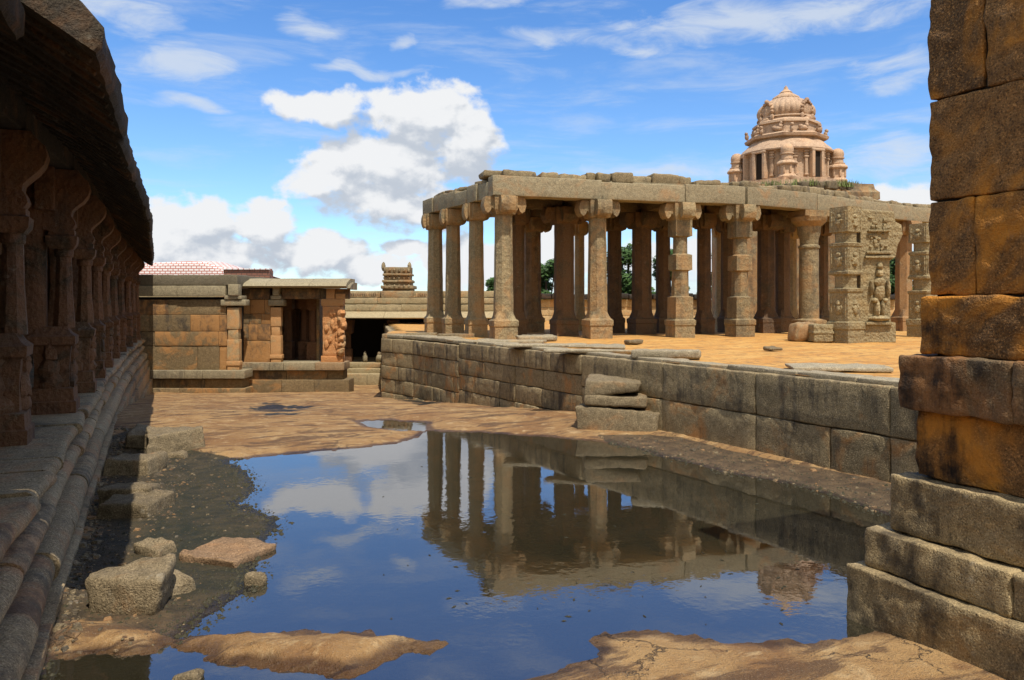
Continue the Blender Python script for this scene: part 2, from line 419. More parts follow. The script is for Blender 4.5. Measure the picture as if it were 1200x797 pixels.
def sd(P, pl):
    """signed distance, negative inside"""
    x = P[:, 0]; y = P[:, 1]; d = np.full(len(x), 1e9); ins = np.zeros(len(x), bool)
    n = len(pl)
    for i in range(n):
        ax, ay = pl[i]; bx, by = pl[(i + 1) % n]
        ex, ey = bx - ax, by - ay; wx, wy = x - ax, y - ay
        t = np.clip((wx * ex + wy * ey) / (ex * ex + ey * ey + 1e-12), 0, 1)
        d = np.minimum(d, np.hypot(wx - ex * t, wy - ey * t))
        c = ((ay > y) != (by > y)) & (x < (bx - ax) * (y - ay) / ((by - ay) if by != ay else 1e-12) + ax)
        ins ^= c
    return np.where(ins, -d, d)
def vnoise(P, s, o=4, seed=0.0):
    out = np.zeros(len(P)); a = 1; tt = 0
    for k in range(o):
        out += a * np.array([noise.noise((p[0] * s + seed, p[1] * s, seed * .7)) for p in P]); tt += a; a *= .5; s *= 2.1
    return out / tt
def sstep(x, a, b):
    t = np.clip((x - a) / (b - a), 0, 1); return t * t * (3 - 2 * t)
def axis(segs):
    out = []
    for a, b, st in segs:
        n = max(1, int(round((b - a) / st))); out += [a + (b - a) * i / n for i in range(n)]
    return out + [segs[-1][1]]
gx = axis([(-900, -100, 200), (-100, -20, 16), (-20, -3, 2), (-3, -1.4, .3), (-1.4, 3.2, .045), (3.2, 7.0, .06), (7.0, 12, .08), (12, 20, .5), (20, 100, 8), (100, 900, 160)])
gy = axis([(-900, -60, 200), (-60, 0, 10), (0, 5.2, .3), (5.2, 9, .04), (9, 14, .07), (14, 24, .12), (24, 42, .16), (42, 60, 1), (45, 100, 5), (100, 900, 160)])
P = np.array([(x, y) for y in gy for x in gx])
near = (P[:, 0] > -3) & (P[:, 0] < 14) & (P[:, 1] > 3) & (P[:, 1] < 46)
N = np.zeros(len(P)); N2 = np.zeros(len(P)); N3 = np.zeros(len(P))
Q = P[near]
N[near] = vnoise(Q, 1.1, 4); N2[near] = vnoise(Q, 4.5, 3, 7.3); N3[near] = vnoise(Q, .5, 3, 3.1)
Q2 = Q + np.stack([N[near], N2[near]], 1) * .16 + np.stack([N2[near], N[near]], 1) * .04
far = np.full(len(P), 50.)
def SD(pl): r = far.copy(); r[near] = sd(Q2, pl); return r
s_p = SD(POND); s_i = SD(ISLE); s_t = SD(TONG); s2 = SD(PUD2); s_34 = np.minimum(SD(PUD3), SD(PUD4))
vn34 = N3
s_ml = SD(MUDL); s_mr = SD(MUDR)
wat = np.maximum(np.maximum(s_p, -s_i), -s_t); wat = np.minimum(wat, s2)      # <0 : under water
inn_mud = np.minimum(s_ml, s_mr)
dry = .012 + .05 * sstep(wat, 0, .5) + .05 * sstep(wat, .3, 2.5)
mudh = .006 + .018 * sstep(wat, 0, .8)
mz = 1 - sstep(inn_mud, -.15, .15)
H = dry * (1 - mz) + mudh * mz
H += (N * .03 + N2 * .014) * sstep(wat, 0, .35) + np.abs(N2) * .012 * mz
H = np.where(wat < 0, -.012 + .14 * np.maximum(wat, -.9), H)
H = np.where((wat >= 0), np.maximum(H, .004), H)
isl = 1 - sstep(np.minimum(s_i, s_t), -.25, 0)
H += isl * (.05 + .02 * N2)
N4 = np.zeros(len(P)); nr4 = near & (P[:, 1] < 13) & (P[:, 0] < 9); N4[nr4] = np.abs(vnoise(P[nr4], 9.0, 3, 5.5))
H += np.where(wat > 0, (.030 * N4 - .004) * sstep(wat, 0, .12), 0)
S = P[:, 0] * FX + P[:, 1] * FY
H += .10 * vn34 * sstep(S, 18.5, 22)
H -= np.minimum(2.05, np.maximum(0, (S - 19.3) * .088))
H = H - .05 * sstep(-s_34, -.3, .4)
H += .35 * sstep(-S, 12, 60)
tone = np.zeros((len(P), 3))
tone[:, 0] = mz * (1 - isl)
tone[:, 0] = np.maximum(tone[:, 0], (1 - sstep(s_34 + N * 1.6 + N2 * .8, -.4, .3)) * .7)
tone[:, 0] = np.where((wat < 0) & (wat > -3), np.maximum(tone[:, 0], sstep(-wat, .0, .18) * .95), tone[:, 0])
tone[:, 1] = np.maximum(1 - sstep(wat + N * .12, -.02, .30), (1 - sstep(s_34 + N * 1.6 + N2 * .8, -.7, .3)) * .75)
tone[:, 2] = np.where(s_mr < s_ml, .72, .05 + .35 * sstep(-P[:, 0], -.4, .5) + .6 * sstep(-P[:, 1], -8.2, -7.2))
tone[:, 2] = np.where(wat < 0, .12, tone[:, 2])
mb = MB(); nx = len(gx); ny = len(gy)
mb.v = [(float(a), float(b), float(c)) for (a, b), c in zip(P, H)]; mb.t = [tuple(t) for t in tone]
mb.f = [(j * nx + i, j * nx + i + 1, (j + 1) * nx + i + 1, (j + 1) * nx + i) for j in range(ny - 1) for i in range(nx - 1)]
tag(mb.build('ground', M_GROUND, org=(0, 0, 0), sharp=80), kind='structure')
mb = MB(); mb.add([(-.95, 3, 0), (10.2, 3, 0), (10.2, (19.0 - FX * 10.2) / FY, 0), (-.95, (19.0 + FX * .95) / FY, 0)], [(0, 1, 2, 3)], (.5, .5, .5))
tag(mb.build('water', M_WATER, org=(0, 0, 0)), kind='structure')
def gh(x, y):
    """ground height near (x, y)"""
    i = min(range(nx), key=lambda k: abs(gx[k] - x)); j = min(range(ny), key=lambda k: abs(gy[k] - y)); return float(H[j * nx + i])

# ------------------------------------------------------------------ stone platform with retaining wall
ZP = 1.55
W = [(14, 50), (10.6, 37), (8.1, 29.3), (8.7, 27.2), (9.0, 23.4), (9.3, 19.8), (9.6, 16.6), (9.92, 13.7), (10.1, 11.1), (10.3, 8.4), (10.6, 2.5)]
plat = thing('stone_platform', (10.8, 14, 0), 'long raised temple platform with grey coursed retaining wall beside the pool', 'platform')
mb = MB()
rowsL = [(-2.0, -1.3), (-1.29, -.62), (-.61, -.1), (-.09, .40), (.41, .92), (.93, 1.44)]
rowsM = [(-.75, .02), (.03, .52), (.53, 1.02), (1.03, 1.52)]
rowsR = [(-.25, .74), (.75, 1.52)]
for k in range(len(W) - 1):
    a = Vector((*W[k], 0)); b = Vector((*W[k + 1], 0)); ux = (b - a).normalized(); nr = ux.cross(UP)
    if nr.dot(Vector((-1, -.3, 0))) < 0: nr = -nr
    rows, lo, hi = (rowsL, .55, 1.3) if k < 4 else ((rowsM, .8, 1.8) if k < 6 else (rowsR, 1.6, 3.4))
    jr = [(z0, z1) for z0, z1 in rows]
    courses(mb, a, b, jr[:-1], .5, lo, hi, nr, r=.022, amp=.03, seg=.16, proud=.03, stain=.2)
    courses(mb, a - nr * -.02, b - nr * -.02, jr[-1:], .6, lo * 1.2, hi * 1.2, nr, r=.03, amp=.03, seg=.16, proud=.03, stain=.08, dark=.3)
mb.build('retaining_wall', M_WALL, plat)
# core and sand fill
ins = []
for k, (x, y) in enumerate(W):
    ins.append((x + .16, y + .12))
far_pts = [(60, 2.5), (60, 50)]
def prism(mb, pts, z0, z1, tone=(.5, .3, .3)):
    n = len(pts)
    mb.add([(x, y, z0) for x, y in pts] + [(x, y, z1) for x, y in pts],
           [tuple(range(n))[::-1], tuple(range(n, 2 * n))] + [(i, (i + 1) % n, n + (i + 1) % n, n + i) for i in range(n)], tone)
mb = MB(); prism(mb, ins[::-1][0:1] + far_pts + ins[:-1] if False else ins + far_pts, -2.3, 1.40)
mb.build('earth_core', M_JOINT, plat, smooth=False)
mb = MB()
sx = axis([(6, 24, .25), (24, 60, 2)]); sy = axis([(2.5, 34, .3), (34, 62, 2)])
PS = np.array([(x, y) for y in sy for x in sx]); msk = sd(PS, ins + far_pts) < .12
vh = vnoise(PS, .8, 3, 9.0)
mb.v = [(float(a[0]), float(a[1]), float(1.535 + .04 * h)) for a, h in zip(PS, vh)]; mb.t = [(.5, .5, .5)] * len(mb.v)
nsx = len(sx)
for j in range(len(sy) - 1):
    for i in range(nsx - 1):
        q = (j * nsx + i, j * nsx + i + 1, (j + 1) * nsx + i + 1, (j + 1) * nsx + i)
        if all(msk[k] for k in q): mb.f.append(q)
mb.build('sand_surface', M_SAND, plat, sharp=80)
# flat edge stones along the rim
mb = MB()
for k in range(2, len(W) - 1):
    a = Vector((*W[k], 0)); b = Vector((*W[k + 1], 0)); L = (b - a).length; ux = (b - a).normalized(); nr = ux.cross(UP)
    if nr.dot(Vector((-1, -.3, 0))) < 0: nr = -nr
    x = 0
    while x < L:
        w = random.uniform(.8, 1.9); w = min(w, L - x + .1)
        dp = random.uniform(.35, .75) * (1.0 if k > 4 else 1.9)
        c = a + ux * (x + w / 2) - nr * (dp / 2 + .10); c.z = 1.53 + random.uniform(-.008, .012)
        rbox(mb, c, (w - .02, dp, .12), (ux, UP.cross(ux), UP), .02, .02, .2, T(.1, .1)); x += w
mb.build('rim_stones', M_FLAT, plat)
# raised end course at the far left corner
mb = MB()
for u0, u1, v0, v1, dd in ((449, 476, 391, 402, 30.2), (477, 512, 390, 397, 30.0), (513, 556, 391, 397, 28.6)):
    c = (G(u0, dd) + G(u1, dd)) / 2; c.z = (zv(v0, dd) + zv(v1, dd)) / 2
    m = MB(); rbox(m, c, ((u1 - u0) * dd / F, .6, zv(v0, dd) - zv(v1, dd)), (RGT, FWD, UP), .03, .02, .2); m.build('kerb_stone', M_GRAN, plat)


# loose paving slabs lying on the platform
def slab(name, u0, u1, v, z, depth, h, label, mat, rotd=0, group=None, warp=.022, cat='slab', amp=.035):
    d = F * (C0 - z) / (v - VH); c = (G(u0, d) + G(u1, d)) / 2 + FWD * depth / 2; c.z = z + h / 2
    a = math.radians(rotd); fx = RGT * math.cos(a) + FWD * math.sin(a); fy = UP.cross(fx)
    m = MB(); rbox(m, c, ((u1 - u0) * d / F, depth, h), (fx, fy, UP), min(.05, h * .35), amp, .12, T(.1, .15), 2.5, warp)
    return tag(m.build(name, mat), label, cat, group)
gP = 'loose slabs lying on the platform'
slab('stone_slab', 606, 652, 399, 1.57, .9, .14, 'grey loose slab lying at the foot of the corner column', M_FLAT, 8, gP)
slab('stone_slab', 556, 640, 402, 1.57, .8, .09, 'long thin slab along the rim in front of the corner column', M_FLAT, -12, gP)
slab('stone_slab', 590, 690, 408, 1.57, .7, .09, 'sand-dusted flat slab in the middle of the platform rim', M_FLAT, -10, gP)
slab('stone_slab', 668, 735, 409, 1.57, .9, .08, 'short flat slab lying in front of the zigzag-carved column', M_FLAT, -8, gP)
slab('stone_slab', 745, 826, 420, 1.57, .8, .17, 'thick rough slab, nearest the pool of those lying loose on the sand', M_FLAT, -14, gP)
slab('stone_slab', 640, 745, 414, 1.57, .6, .08, 'long weathered slab beside the thick rough slab on the rim', M_FLAT, -12, gP)
slab('stone_slab', 938, 1050, 436, 1.555, 1.0, .07, 'pale grey flat slab on the platform rim nearest the right-hand pier', M_FLAT, -10, gP)

for (u, v, z_, sx_, lab) in ((742, 404, .16, .5, 'small rough stone lying on the sand between two front columns'), (905, 411, .10, .4, 'low flat stone lying alone on the sand in front of the fallen blocks')):
    d_ = F * (C0 - 1.55) / (v - VH); c = G(u, d_); c.z = 1.56 + z_ / 2; m = MB(); rbox(m, c, (sx_, sx_ * .7, z_), r=.05, amp=.04, seg=.08, tone=T(.1, .2), sc=2.5, warp=.03)
    tag(m.build('loose_stone', M_ROCK), lab, 'stone')
# ------------------------------------------------------------------ open pavilion on the platform
COLT = 6.45; COLB = 1.56
def bracket_capital(m, c, rot, hw, z0, z1, reach, tone=None):
    """square block with four arms ending in hanging knobs"""
    tone = tone or T()
    h = z1 - z0
    fx = Vector((math.cos(rot), math.sin(rot), 0)); fy = Vector((-math.sin(rot), math.cos(rot), 0))
    loft(m, (c[0], c[1], 0), [(z0 - .02, hw * 1.0, 'sq'), (z0 + h * .2, hw * 1.18, 'sq'), (z0 + h * .26, hw * 1.22, 'sq'), (z1, hw * 1.22, 'sq')], rot, tone=tone)
    prof = [(0, 0), (0, -h * .98), (hw * 1.0, -h * .98), (hw * 1.25, -h * .72), (reach * .62, -h * .60), (reach * .68, -h * .82), (reach * .80, -h * .95), (reach * .92, -h * .82), (reach, -h * .5), (reach * .97, -h * .22), (reach * .9, 0)]
    k = 0
    for ax in (fx, fy, -fx, -fy):
        k += 1
        sd_ = UP.cross(ax); w = hw * .78
        top = Vector((c[0], c[1], z1 - .004 * k))
        extr(m, prof, top - sd_ * w, top + sd_ * w, ax, UP, .12, .018, tone, 4)
def pav_column(u, d, hw, style, rot, parent, mat):
    p = G(u, d); c = (p.x, p.y, 0); m = MB(); t = T(.3 if style != 'plain' else .55)
    zt = COLT - .6
    s = hw
    if style == 'oct':
        secs = [(COLB - .05, s * 1.22, 'sq'), (COLB + .42, s * 1.22, 'sq'), (COLB + .44, s * 1.30, 'sq'), (COLB + .62, s * 1.30, 'sq'), (COLB + .70, s * 1.05, 'sq'), (COLB + .95, s * .98, 'oct'),
                (COLB + 2.2, s * .93, 'oct'), (zt - .3, s * .86, 'oct'), (zt, s * .86, 'oct')]
    elif style == 'block':
        secs = [(COLB - .05, s * 1.22, 'sq'), (COLB + .40, s * 1.22, 'sq'), (COLB + .43, s * 1.30, 'sq'), (COLB + .60, s * 1.30, 'sq'), (COLB + .66, s * 1.08, 'sq'), (COLB + 1.45, s * 1.06, 'sq'),
                (COLB + 1.5, s * .9, 'oct'), (COLB + 2.4, s * .86, 'oct'), (COLB + 2.45, s * 1.0, 'sq'), (COLB + 3.0, s * .98, 'sq'), (COLB + 3.05, s * .8, 'hex'), (zt - .65, s * .78, 'hex'), (zt - .6, s * 1.02, 'sq'), (zt, s * 1.0, 'sq')]
    elif style == 'round':
        secs = [(COLB - .05, s * 1.22, 'sq'), (COLB + .55, s * 1.25, 'sq'), (COLB + .62, s * 1.0, 'hex'), (zt - .9, s * .95, 'hex'), (zt - .86, s * 1.08, 'rnd'), (zt - .78, s * 1.08, 'rnd'), (zt - .74, s * .92, 'rnd'),
                (zt - .5, s * .95, 'rnd'), (zt - .3, s * 1.15, 'rnd'), (zt, s * 1.2, 'rnd')]
    else:
        secs = [(COLB - .05, s * 1.15, 'sq'), (COLB + .40, s * 1.15, 'sq'), (COLB + .43, s * 1.20, 'sq'), (COLB + .58, s * 1.20, 'sq'), (COLB + .64, s, 'sq'), (COLB + .95, s * .97, 'oct'), (zt, s * .93, 'oct')]
    # split the long runs so that the surface can wobble
    out = [secs[0]]
    for a, b in zip(secs, secs[1:]):
        if b[0] - a[0] > .5:
            q = int((b[0] - a[0]) / .3)
            for i in range(1, q): out.append((lerp(a[0], b[0], i / q), lerp(a[1], b[1], i / q), b[2]))
        out.append(b)
    loft(m, c, out, rot, amp=.014, tone=t)
    o = m.build('column', mat, parent, sharp=25)
    m = MB()
    if style == 'round':
        loft(m, c, [(zt - .01, s * 1.25, 'rnd'), (zt + .18, s * 1.75, 'rnd'), (zt + .35, s * 1.85, 'rnd'), (zt + .37, s * 1.5, 'sq'), (COLT, s * 1.5, 'sq')], rot, amp=.02, tone=T(.45))
    else:
        bracket_capital(m, c, rot, s, zt, COLT, s * (2.3 if style != 'slim' and hw > .322 else 1.75), T(.4))
    m.build('capital', mat, o, sharp=30)
    return p
front = [(590, 27.0, .33, 'oct'), (700, 28.0, .34, 'oct'), (797, 28.8, .325, 'block'), (867, 29.4, .325, 'block'), (948, 31.2, .38, 'round'), (1059, 35.2, .36, 'plain'), (1160, 38.5, .36, 'plain')]
left = [(558, 28.9, .29, 'oct'), (531, 30.6, .30, 'oct'), (510, 32.3, .32, 'oct')]
mid = [(661, 30.2, .44, 'plain'), (752, 31.9, .45, 'plain'), (898, 32.8, .42, 'plain'), (720, 33.0, .34, 'plain'), (606, 30.6, .32, 'plain'), (777, 33.0, .34, 'plain'), (825, 32.0, .32, 'plain'),
       (852, 33.5, .30, 'plain'), (917, 34.2, .36, 'plain'), (964, 35.5, .28, 'slim')]
back = [(624, 33.8, .36, 'plain'), (679, 35.2, .22, 'slim'), (843, 36.2, .19, 'slim'), (928, 37.0, .22, 'slim'), (1010, 38.5, .3, 'plain'), (1100, 41.5, .3, 'plain')]
c0 = G(590, 27.0)
pav = thing('stone_pavilion', (c0.x, c0.y, COLB), 'roofed stone pavilion of carved granite columns standing on the raised platform', 'pavilion')
fp = []; lp = []; bp_ = []
rF = math.atan2((G(867, 29.4) - c0).y, (G(867, 29.4) - c0).x)
for u, d, w, s in front: fp.append(pav_column(u, d, w, s, rF, pav, M_CARV if d < 33 else M_GRAN))
for u, d, w, s in left: lp.append(pav_column(u, d, w, s, rF, pav, M_CARV))
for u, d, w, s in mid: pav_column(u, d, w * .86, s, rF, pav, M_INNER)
for u, d, w, s in back: bp_.append(pav_column(u, d, w, s, rF, pav, M_GRAN if s != 'slim' else M_PALE))
bline = [lp[-1]] + [G(u, d) for u, d in ((624, 33.8), (720, 35.2), (843, 36.2), (928, 37.0), (1010, 38.5), (1100, 41.5), (1190, 44))]
def beam(p, q, z0, z1, w, name='beam', mat=None, ext=.0, parent=None, r=.03, lift=0):
    m = MB(); ux = (q - p).normalized(); c = (p + q) / 2; c.z = (z0 + z1) / 2 + lift
    rbox(m, c, ((q - p).length + ext, w, z1 - z0), (ux, UP.cross(ux), UP), r, .028, .22, T(.2, .15), 1.2)
    m.build(name, mat or M_BEAM, parent or pav); return
off = (Vector((FX, FY, 0)))
fr_out = Vector((math.sin(rF), -math.cos(rF), 0))
for k in range(len(fp) - 1):
    a = fp[k].copy(); b = fp[k + 1].copy()
    ux = (b - a).normalized()
    a += fr_out * .12; b += fr_out * .12
    if k == 0: a -= ux * .50
    a += ux * .006; b -= ux * .006
    beam(a, b, COLT + .003, 7.10 + (.04 if k == 0 else random.uniform(-.03, .03)), .62)
pts = [fp[0]] + lp
for k in range(3):
    a = pts[k].copy(); b = pts[k + 1].copy(); ux = (b - a).normalized(); lo = UP.cross(ux)
    a += ux * (.42 if k == 0 else .006); b += ux * (.45 if k == 2 else -.006)
    # left side shows short slab ends laid over the beam
    n = 2
    for i in range(n):
        p = a.lerp(b, i / n) + ux * .006 + lo * random.uniform(0, .08); q = a.lerp(b, (i + 1) / n) - ux * .006 + lo * random.uniform(0, .05)
        beam(p, q, COLT + .003, 7.0 + random.uniform(-.05, .09), .7)
for k in range(len(bline) - 1):
    a, b = bline[k], bline[k + 1]; ux = (b - a).normalized()
    beam(a + ux * .4, b + ux * .38, COLT + .004, 7.0, .55)
cross = [(fp[1], bline[1]), (fp[2], bline[2]), (fp[3], bline[3]), (fp[4], bline[4]), (fp[5], bline[6])]
for a, b in cross:
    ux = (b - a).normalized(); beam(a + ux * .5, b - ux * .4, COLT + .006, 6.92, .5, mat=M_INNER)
# lintels hung between inner columns
for a, b in ((G(606, 30.6), G(661, 30.2)), (G(661, 30.2), G(752, 31.9)), (G(752, 31.9), G(825, 32.0)), (G(825, 32), G(898, 32.8)), (G(898, 32.8), G(964, 35.5))):
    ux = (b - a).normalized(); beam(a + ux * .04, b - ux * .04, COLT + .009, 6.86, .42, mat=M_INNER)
# roof slabs
m = MB()
rp = [p + (bline[0] * 0) for p in fp] + bline[::-1]
n = len(rp); zt0 = 7.115
prism(m, [(p.x, p.y) for p in rp], 7.0 + .06, 7.19); m.build('roof_slab', M_BEAM, pav, smooth=False)
# broken roof stones along the edge
def along(pl, s0, s1, step):
    out = []
    for a, b in zip(pl, pl[1:]):
        L = (b - a).length; x = 0
        while x < L - .2:
            w = random.uniform(*step); w = min(w, L - x); out.append((a.lerp(b, (x + w / 2) / L), w, (b - a).normalized())); x += w
    return out
m = MB()
for c, w, ux in along(fp, 0, 0, (.5, 1.3)):
    h = random.uniform(.2, .42); c = c - fr_out * random.uniform(.25, .5); c.z = 7.13 + h / 2
    rbox(m, c, (w * .96, random.uniform(.5, .9), h), (ux, UP.cross(ux), UP), .07, .05, .15, T(.2, .3), 2.5, .05)
for c, w, ux in along([fp[0]] + lp, 0, 0, (.6, 1.2)):
    h = random.uniform(.08, .2); c = c + Vector((.35, .1, 0)); c.z = 7.08 + h / 2
    rbox(m, c, (w * .96, .8, h), (ux, UP.cross(ux), UP), .05, .04, .15, T(.2, .3), 2.5, .04)
for c, w, ux in along(bline, 0, 0, (.8, 1.6)):
    h = random.uniform(.1, .25); c = c.copy(); c.z = 7.1 + h / 2
    rbox(m, c, (w * .96, .8, h), (ux, UP.cross(ux), UP), .06, .04, .2, T(.2, .3), 2.5, .04)
c = G(586, 27.8); c.z = 7.30
rbox(m, c, (1.4, .9, .24), (Vector((math.cos(rF), math.sin(rF), 0)), fr_out * -1, UP), .06, .03, .15, T(.1, .2), 2, .04)
m.build('roof_edge_stones', M_GRAN, pav)

# ------------------------------------------------------------------ free-standing carved pillars + fallen blocks
def carved_pillar(u0, u1, d, ztop, name, label, figure=True):
    w = (u1 - u0) * d / F; c = G((u0 + u1) / 2, d)
    r0 = math.radians(4)
    o = thing(name, (c.x, c.y, COLB), label, 'pillar')
    H_ = ztop - COLB
    m = MB(); hw = .335 if figure else .34
    pc = G(991, d - .1) if figure else c
    secs = [(COLB - .04, hw * 1.16, 'sq'), (COLB + .38, hw * 1.16, 'sq'), (COLB + .42, hw * 1.24, 'sq'), (COLB + .62, hw * 1.22, 'sq'), (COLB + .66, hw * 1.04, 'sq'), (COLB + 1.55, hw * 1.02, 'sq'), (COLB + 1.6, hw * 1.12, 'sq'), (COLB + 1.68, hw * 1.12, 'sq'),
            (COLB + 1.72, hw * .92, 'oct'), (COLB + 2.1, hw * .92, 'oct'), (COLB + 2.14, hw * 1.1, 'sq'), (COLB + 2.22, hw * 1.1, 'sq'), (COLB + 2.26, hw * .98, 'sq'), (COLB + 3.0, hw * .96, 'sq'), (COLB + 3.04, hw * 1.06, 'sq'), (COLB + 3.12, hw * 1.06, 'sq'), (COLB + 3.16, hw * .9, 'oct'),
            (COLB + 3.45, hw * .9, 'oct'), (COLB + 3.48, hw * 1.04, 'sq'), (ztop - .02, hw * 1.0, 'sq')]
    loft(m, (pc.x, pc.y, 0), secs, r0, amp=.02, tone=T(.15, .2))
    # carved panels proud of the faces
    f1 = Vector((math.cos(r0 + math.pi), math.sin(r0 + math.pi), 0)); f2 = Vector((math.cos(r0 - math.pi / 2), math.sin(r0 - math.pi / 2), 0))
    for f in (f1, f2):
        s = UP.cross(f)
        for z0, z1 in ((.78, 1.45), (2.34, 2.94), (3.55, H_ - .15)):
            q = pc + f * (hw * 1.0); q.z = COLB + (z0 + z1) / 2
            blob(m, q + UP * .12, (hw * .26, .07, (z1 - z0) * .14), .2, 10, fr=(s, f, UP), tone=T(.15, .2))
            blob(m, q - UP * .1, (hw * .38, .08, (z1 - z0) * .25), .3, 12, fr=(s, f, UP), tone=T(.15, .2))
            for e in (-1, 1):
                rbox(m, q + s * e * hw * .78, (hw * .12, .05, (z1 - z0)), (s, f, UP), .015, .01, .2, T(.15, .2))
            for e in (-1, 1): blob(m, q + s * e * hw * .35 - UP * .02, (hw * .14, .06, (z1 - z0) * .12), .3, 8, fr=(s, f, UP), tone=T(.15, .2))
    m.build('carved_shaft', M_CARV2, o, sharp=28)
    if figure:
        m = MB(); s = RGT; q = G(1024, d + .15)
        # slab with a figure in a niche, corbelled out towards the top
        pr = dense([(-.5 * w * .56, 0), (.56 * w * .5, 0), (.56 * w * .5, .62), (.40 * w * .5, .66), (.36 * w * .5, 2.6), (.5 * w * .56, 2.75), (.62 * w * .5, 3.1), (.78 * w * .5, 3.45), (.74 * w * .5, 3.75), (.55 * w * .5, 3.85), (.5 * w * .5, H_ - .12), (-.5 * w * .56, H_ - .05)], .18)
        b0 = Vector((q.x, q.y, COLB - .03))
        extr(m, pr, b0 - FWD * .30, b0 + FWD * .42, s, UP, .2, .02, T(.15, .2), 3)
        fg = b0 - FWD * .36 + RGT * .02
        for (dx, z, a, bz) in ((0, .78, .34, .10), (-.09, 1.08, .085, .3), (.09, 1.08, .08, .3), (0, 1.62, .17, .30), (0, 1.92, .21, .16), (0, 2.22, .11, .14), (0, 2.42, .09, .12), (-.26, 1.75, .06, .25), (.26, 1.72, .06, .28), (-.16, 1.35, .10, .08), (.16, 1.35, .10, .08)):
            blob(m, fg + RGT * dx + UP * z, (a, .14, bz), .18, 12, fr=(RGT, FWD, UP), tone=T(.15, .1))
        for z, hh, ww in ((2.72, .08, .9), (2.86, .08, .8), (.62, .09, .85), (3.55, .06, .7)):
            rbox(m, b0 - FWD * .33 + UP * z - RGT * .0, (w * .5 * ww, .18, hh), (RGT, FWD, UP), .02, .02, .15, T(.15, .2))
        for i in range(26):
            rbox(m, b0 - FWD * .31 + RGT * random.uniform(-.3, .3) + UP * random.uniform(2.95, H_ - .3), (random.uniform(.05, .16), .08, random.uniform(.04, .12)), (RGT, FWD, UP), .02, .02, .1, T(.15, .2))
        m.build('figure_slab', M_CARV2, o, sharp=30)
    return o
M_CARV2 = stone('yellow_grey_carved_granite', (.24, .20, .125), (.40, .34, .225), stain=(.34, .2, .06), stain_amt=.2, dark_amt=.45, bump=.8, carve=1.2)
d1 = F * (C0 - COLB) / (400.5 - VH)
carved_pillar(970, 1044, d1, zv(243, d1), 'carved_pillar', 'tall carved pillar with a standing figure in its niche, in front of the round column')
d2 = F * (C0 - COLB) / (394 - VH)
carved_pillar(1064, 1100, d2, zv(262, d2), 'carved_pillar', 'grey carved pillar partly hidden behind the ochre pier at right', False)
m = MB(); c = G(941, 25.5); c.z = COLB + .28
rbox(m, c, (.80, .7, .58), (RGT, FWD, UP), .16, .06, .1, T(.5, .2), 2.5, .06)
tag(m.build('fallen_block', M_GRAN), 'rounded tan block fallen on the sand left of the figure pillar', 'block')
m = MB(); c = G(961, 25.0); c.z = COLB + .28
rbox(m, c, (.62, .6, .56), (RGT, FWD, UP), .04, .03, .12, T(.1, .2))
rbox(m, c + UP * .02 - FWD * .02, (.66, .62, .1), (RGT, FWD, UP), .03, .02, .12, T(.1, .2))
tag(m.build('fallen_block', M_CARV2), 'squared grey moulded block touching the foot of the figure pillar', 'block')

# ------------------------------------------------------------------ slab stack by the wall
def stackslab(u0, u1, vb, vt, dep, label, z0, z1, d, rot=0, mat=None, warp=.08):
    c = (G(u0, d) + G(u1, d)) / 2 + FWD * dep / 2; c.z = (z0 + z1) / 2
    a = math.radians(rot); fx = RGT * math.cos(a) + FWD * math.sin(a)
    m = MB(); rbox(m, c, ((u1 - u0) * d / F, dep, z1 - z0), (fx, UP.cross(fx), UP), .06, .05, .1, T(.15, .1), 2.5, warp)
    tag(m.build('stone_slab', mat or M_ROCK), label, 'slab', 'slabs stacked as steps against the retaining wall')
ds = 17.3
stackslab(683, 778, 503, 480, 1.1, 'widest bottom slab of the step stack against the retaining wall', .03, .50, 16.75, -14)
stackslab(690, 763, 478, 463, .85, 'middle slab of the step stack against the retaining wall', .51, .79, 16.85, -10, warp=.06)
stackslab(690, 752, 463, 443, .8, 'top slab of the step stack against the retaining wall', .80, 1.15, 16.9, -5, warp=.08)

M_PINK = stone('pinkish_slab_granite', (.19, .125, .08), (.30, .205, .135), stain_amt=.2, dark_amt=.4, bump=.8)
# ------------------------------------------------------------------ boulders in the mud
def rock(u0, u1, vb, vt, label, dep=None, mat=None, amp=.06, warp=.12, rot=0, r=.08, lean=0, group='loose stones beside the left plinth', hs=1.0):
    p = gg((u0 + u1) / 2, vb); zb_ = p.z; d = p.x * FX + p.y * FY; w = (u1 - u0) * d / F
    hgt = (vb - vt) * d / F
    ang = math.atan((vb - VH) / F)
    if dep is None: dep = w * .7
    h = max(.045, (hgt - dep * math.tan(ang)) * 1.0) * hs
    a = math.radians(rot); fx = RGT * math.cos(a) + FWD * math.sin(a); fy = UP.cross(fx)
    c = p + FWD * dep / 2; c.z = zb_ + h / 2 - .03
    m = MB(); rbox(m, c, (w, dep, h + .06), (fx, fy, UP), r, amp, .07, T(.1, .15), 2.2, warp)
    return tag(m.build('boulder', mat or M_ROCK), label, 'boulder', group)
rock(166, 226, 532, 492, 'long squared block with a cleft end, largest beside the far plinth', .9, rot=28, warp=.1, r=.03, hs=.85)
rock(140, 180, 527, 498, 'low dark slab end between the plinth and the long squared block', .8, rot=10, r=.05)
rock(122, 176, 559, 527, 'flat-topped squarish stone just in front of the long squared block', .6, r=.03, hs=.75, warp=.08)
rock(117, 176, 609, 572, 'low layered slab below the flat-topped squarish stone', .8, r=.03, warp=.05)
rock(118, 174, 596, 572, 'thin upper plate lying on the low layered slab', .45, r=.03, warp=.05, hs=1.5)
rock(158, 196, 655, 630, 'small pointed grey stone lying between the mud and the big boulder', .22, warp=.07, rot=-25, r=.03)
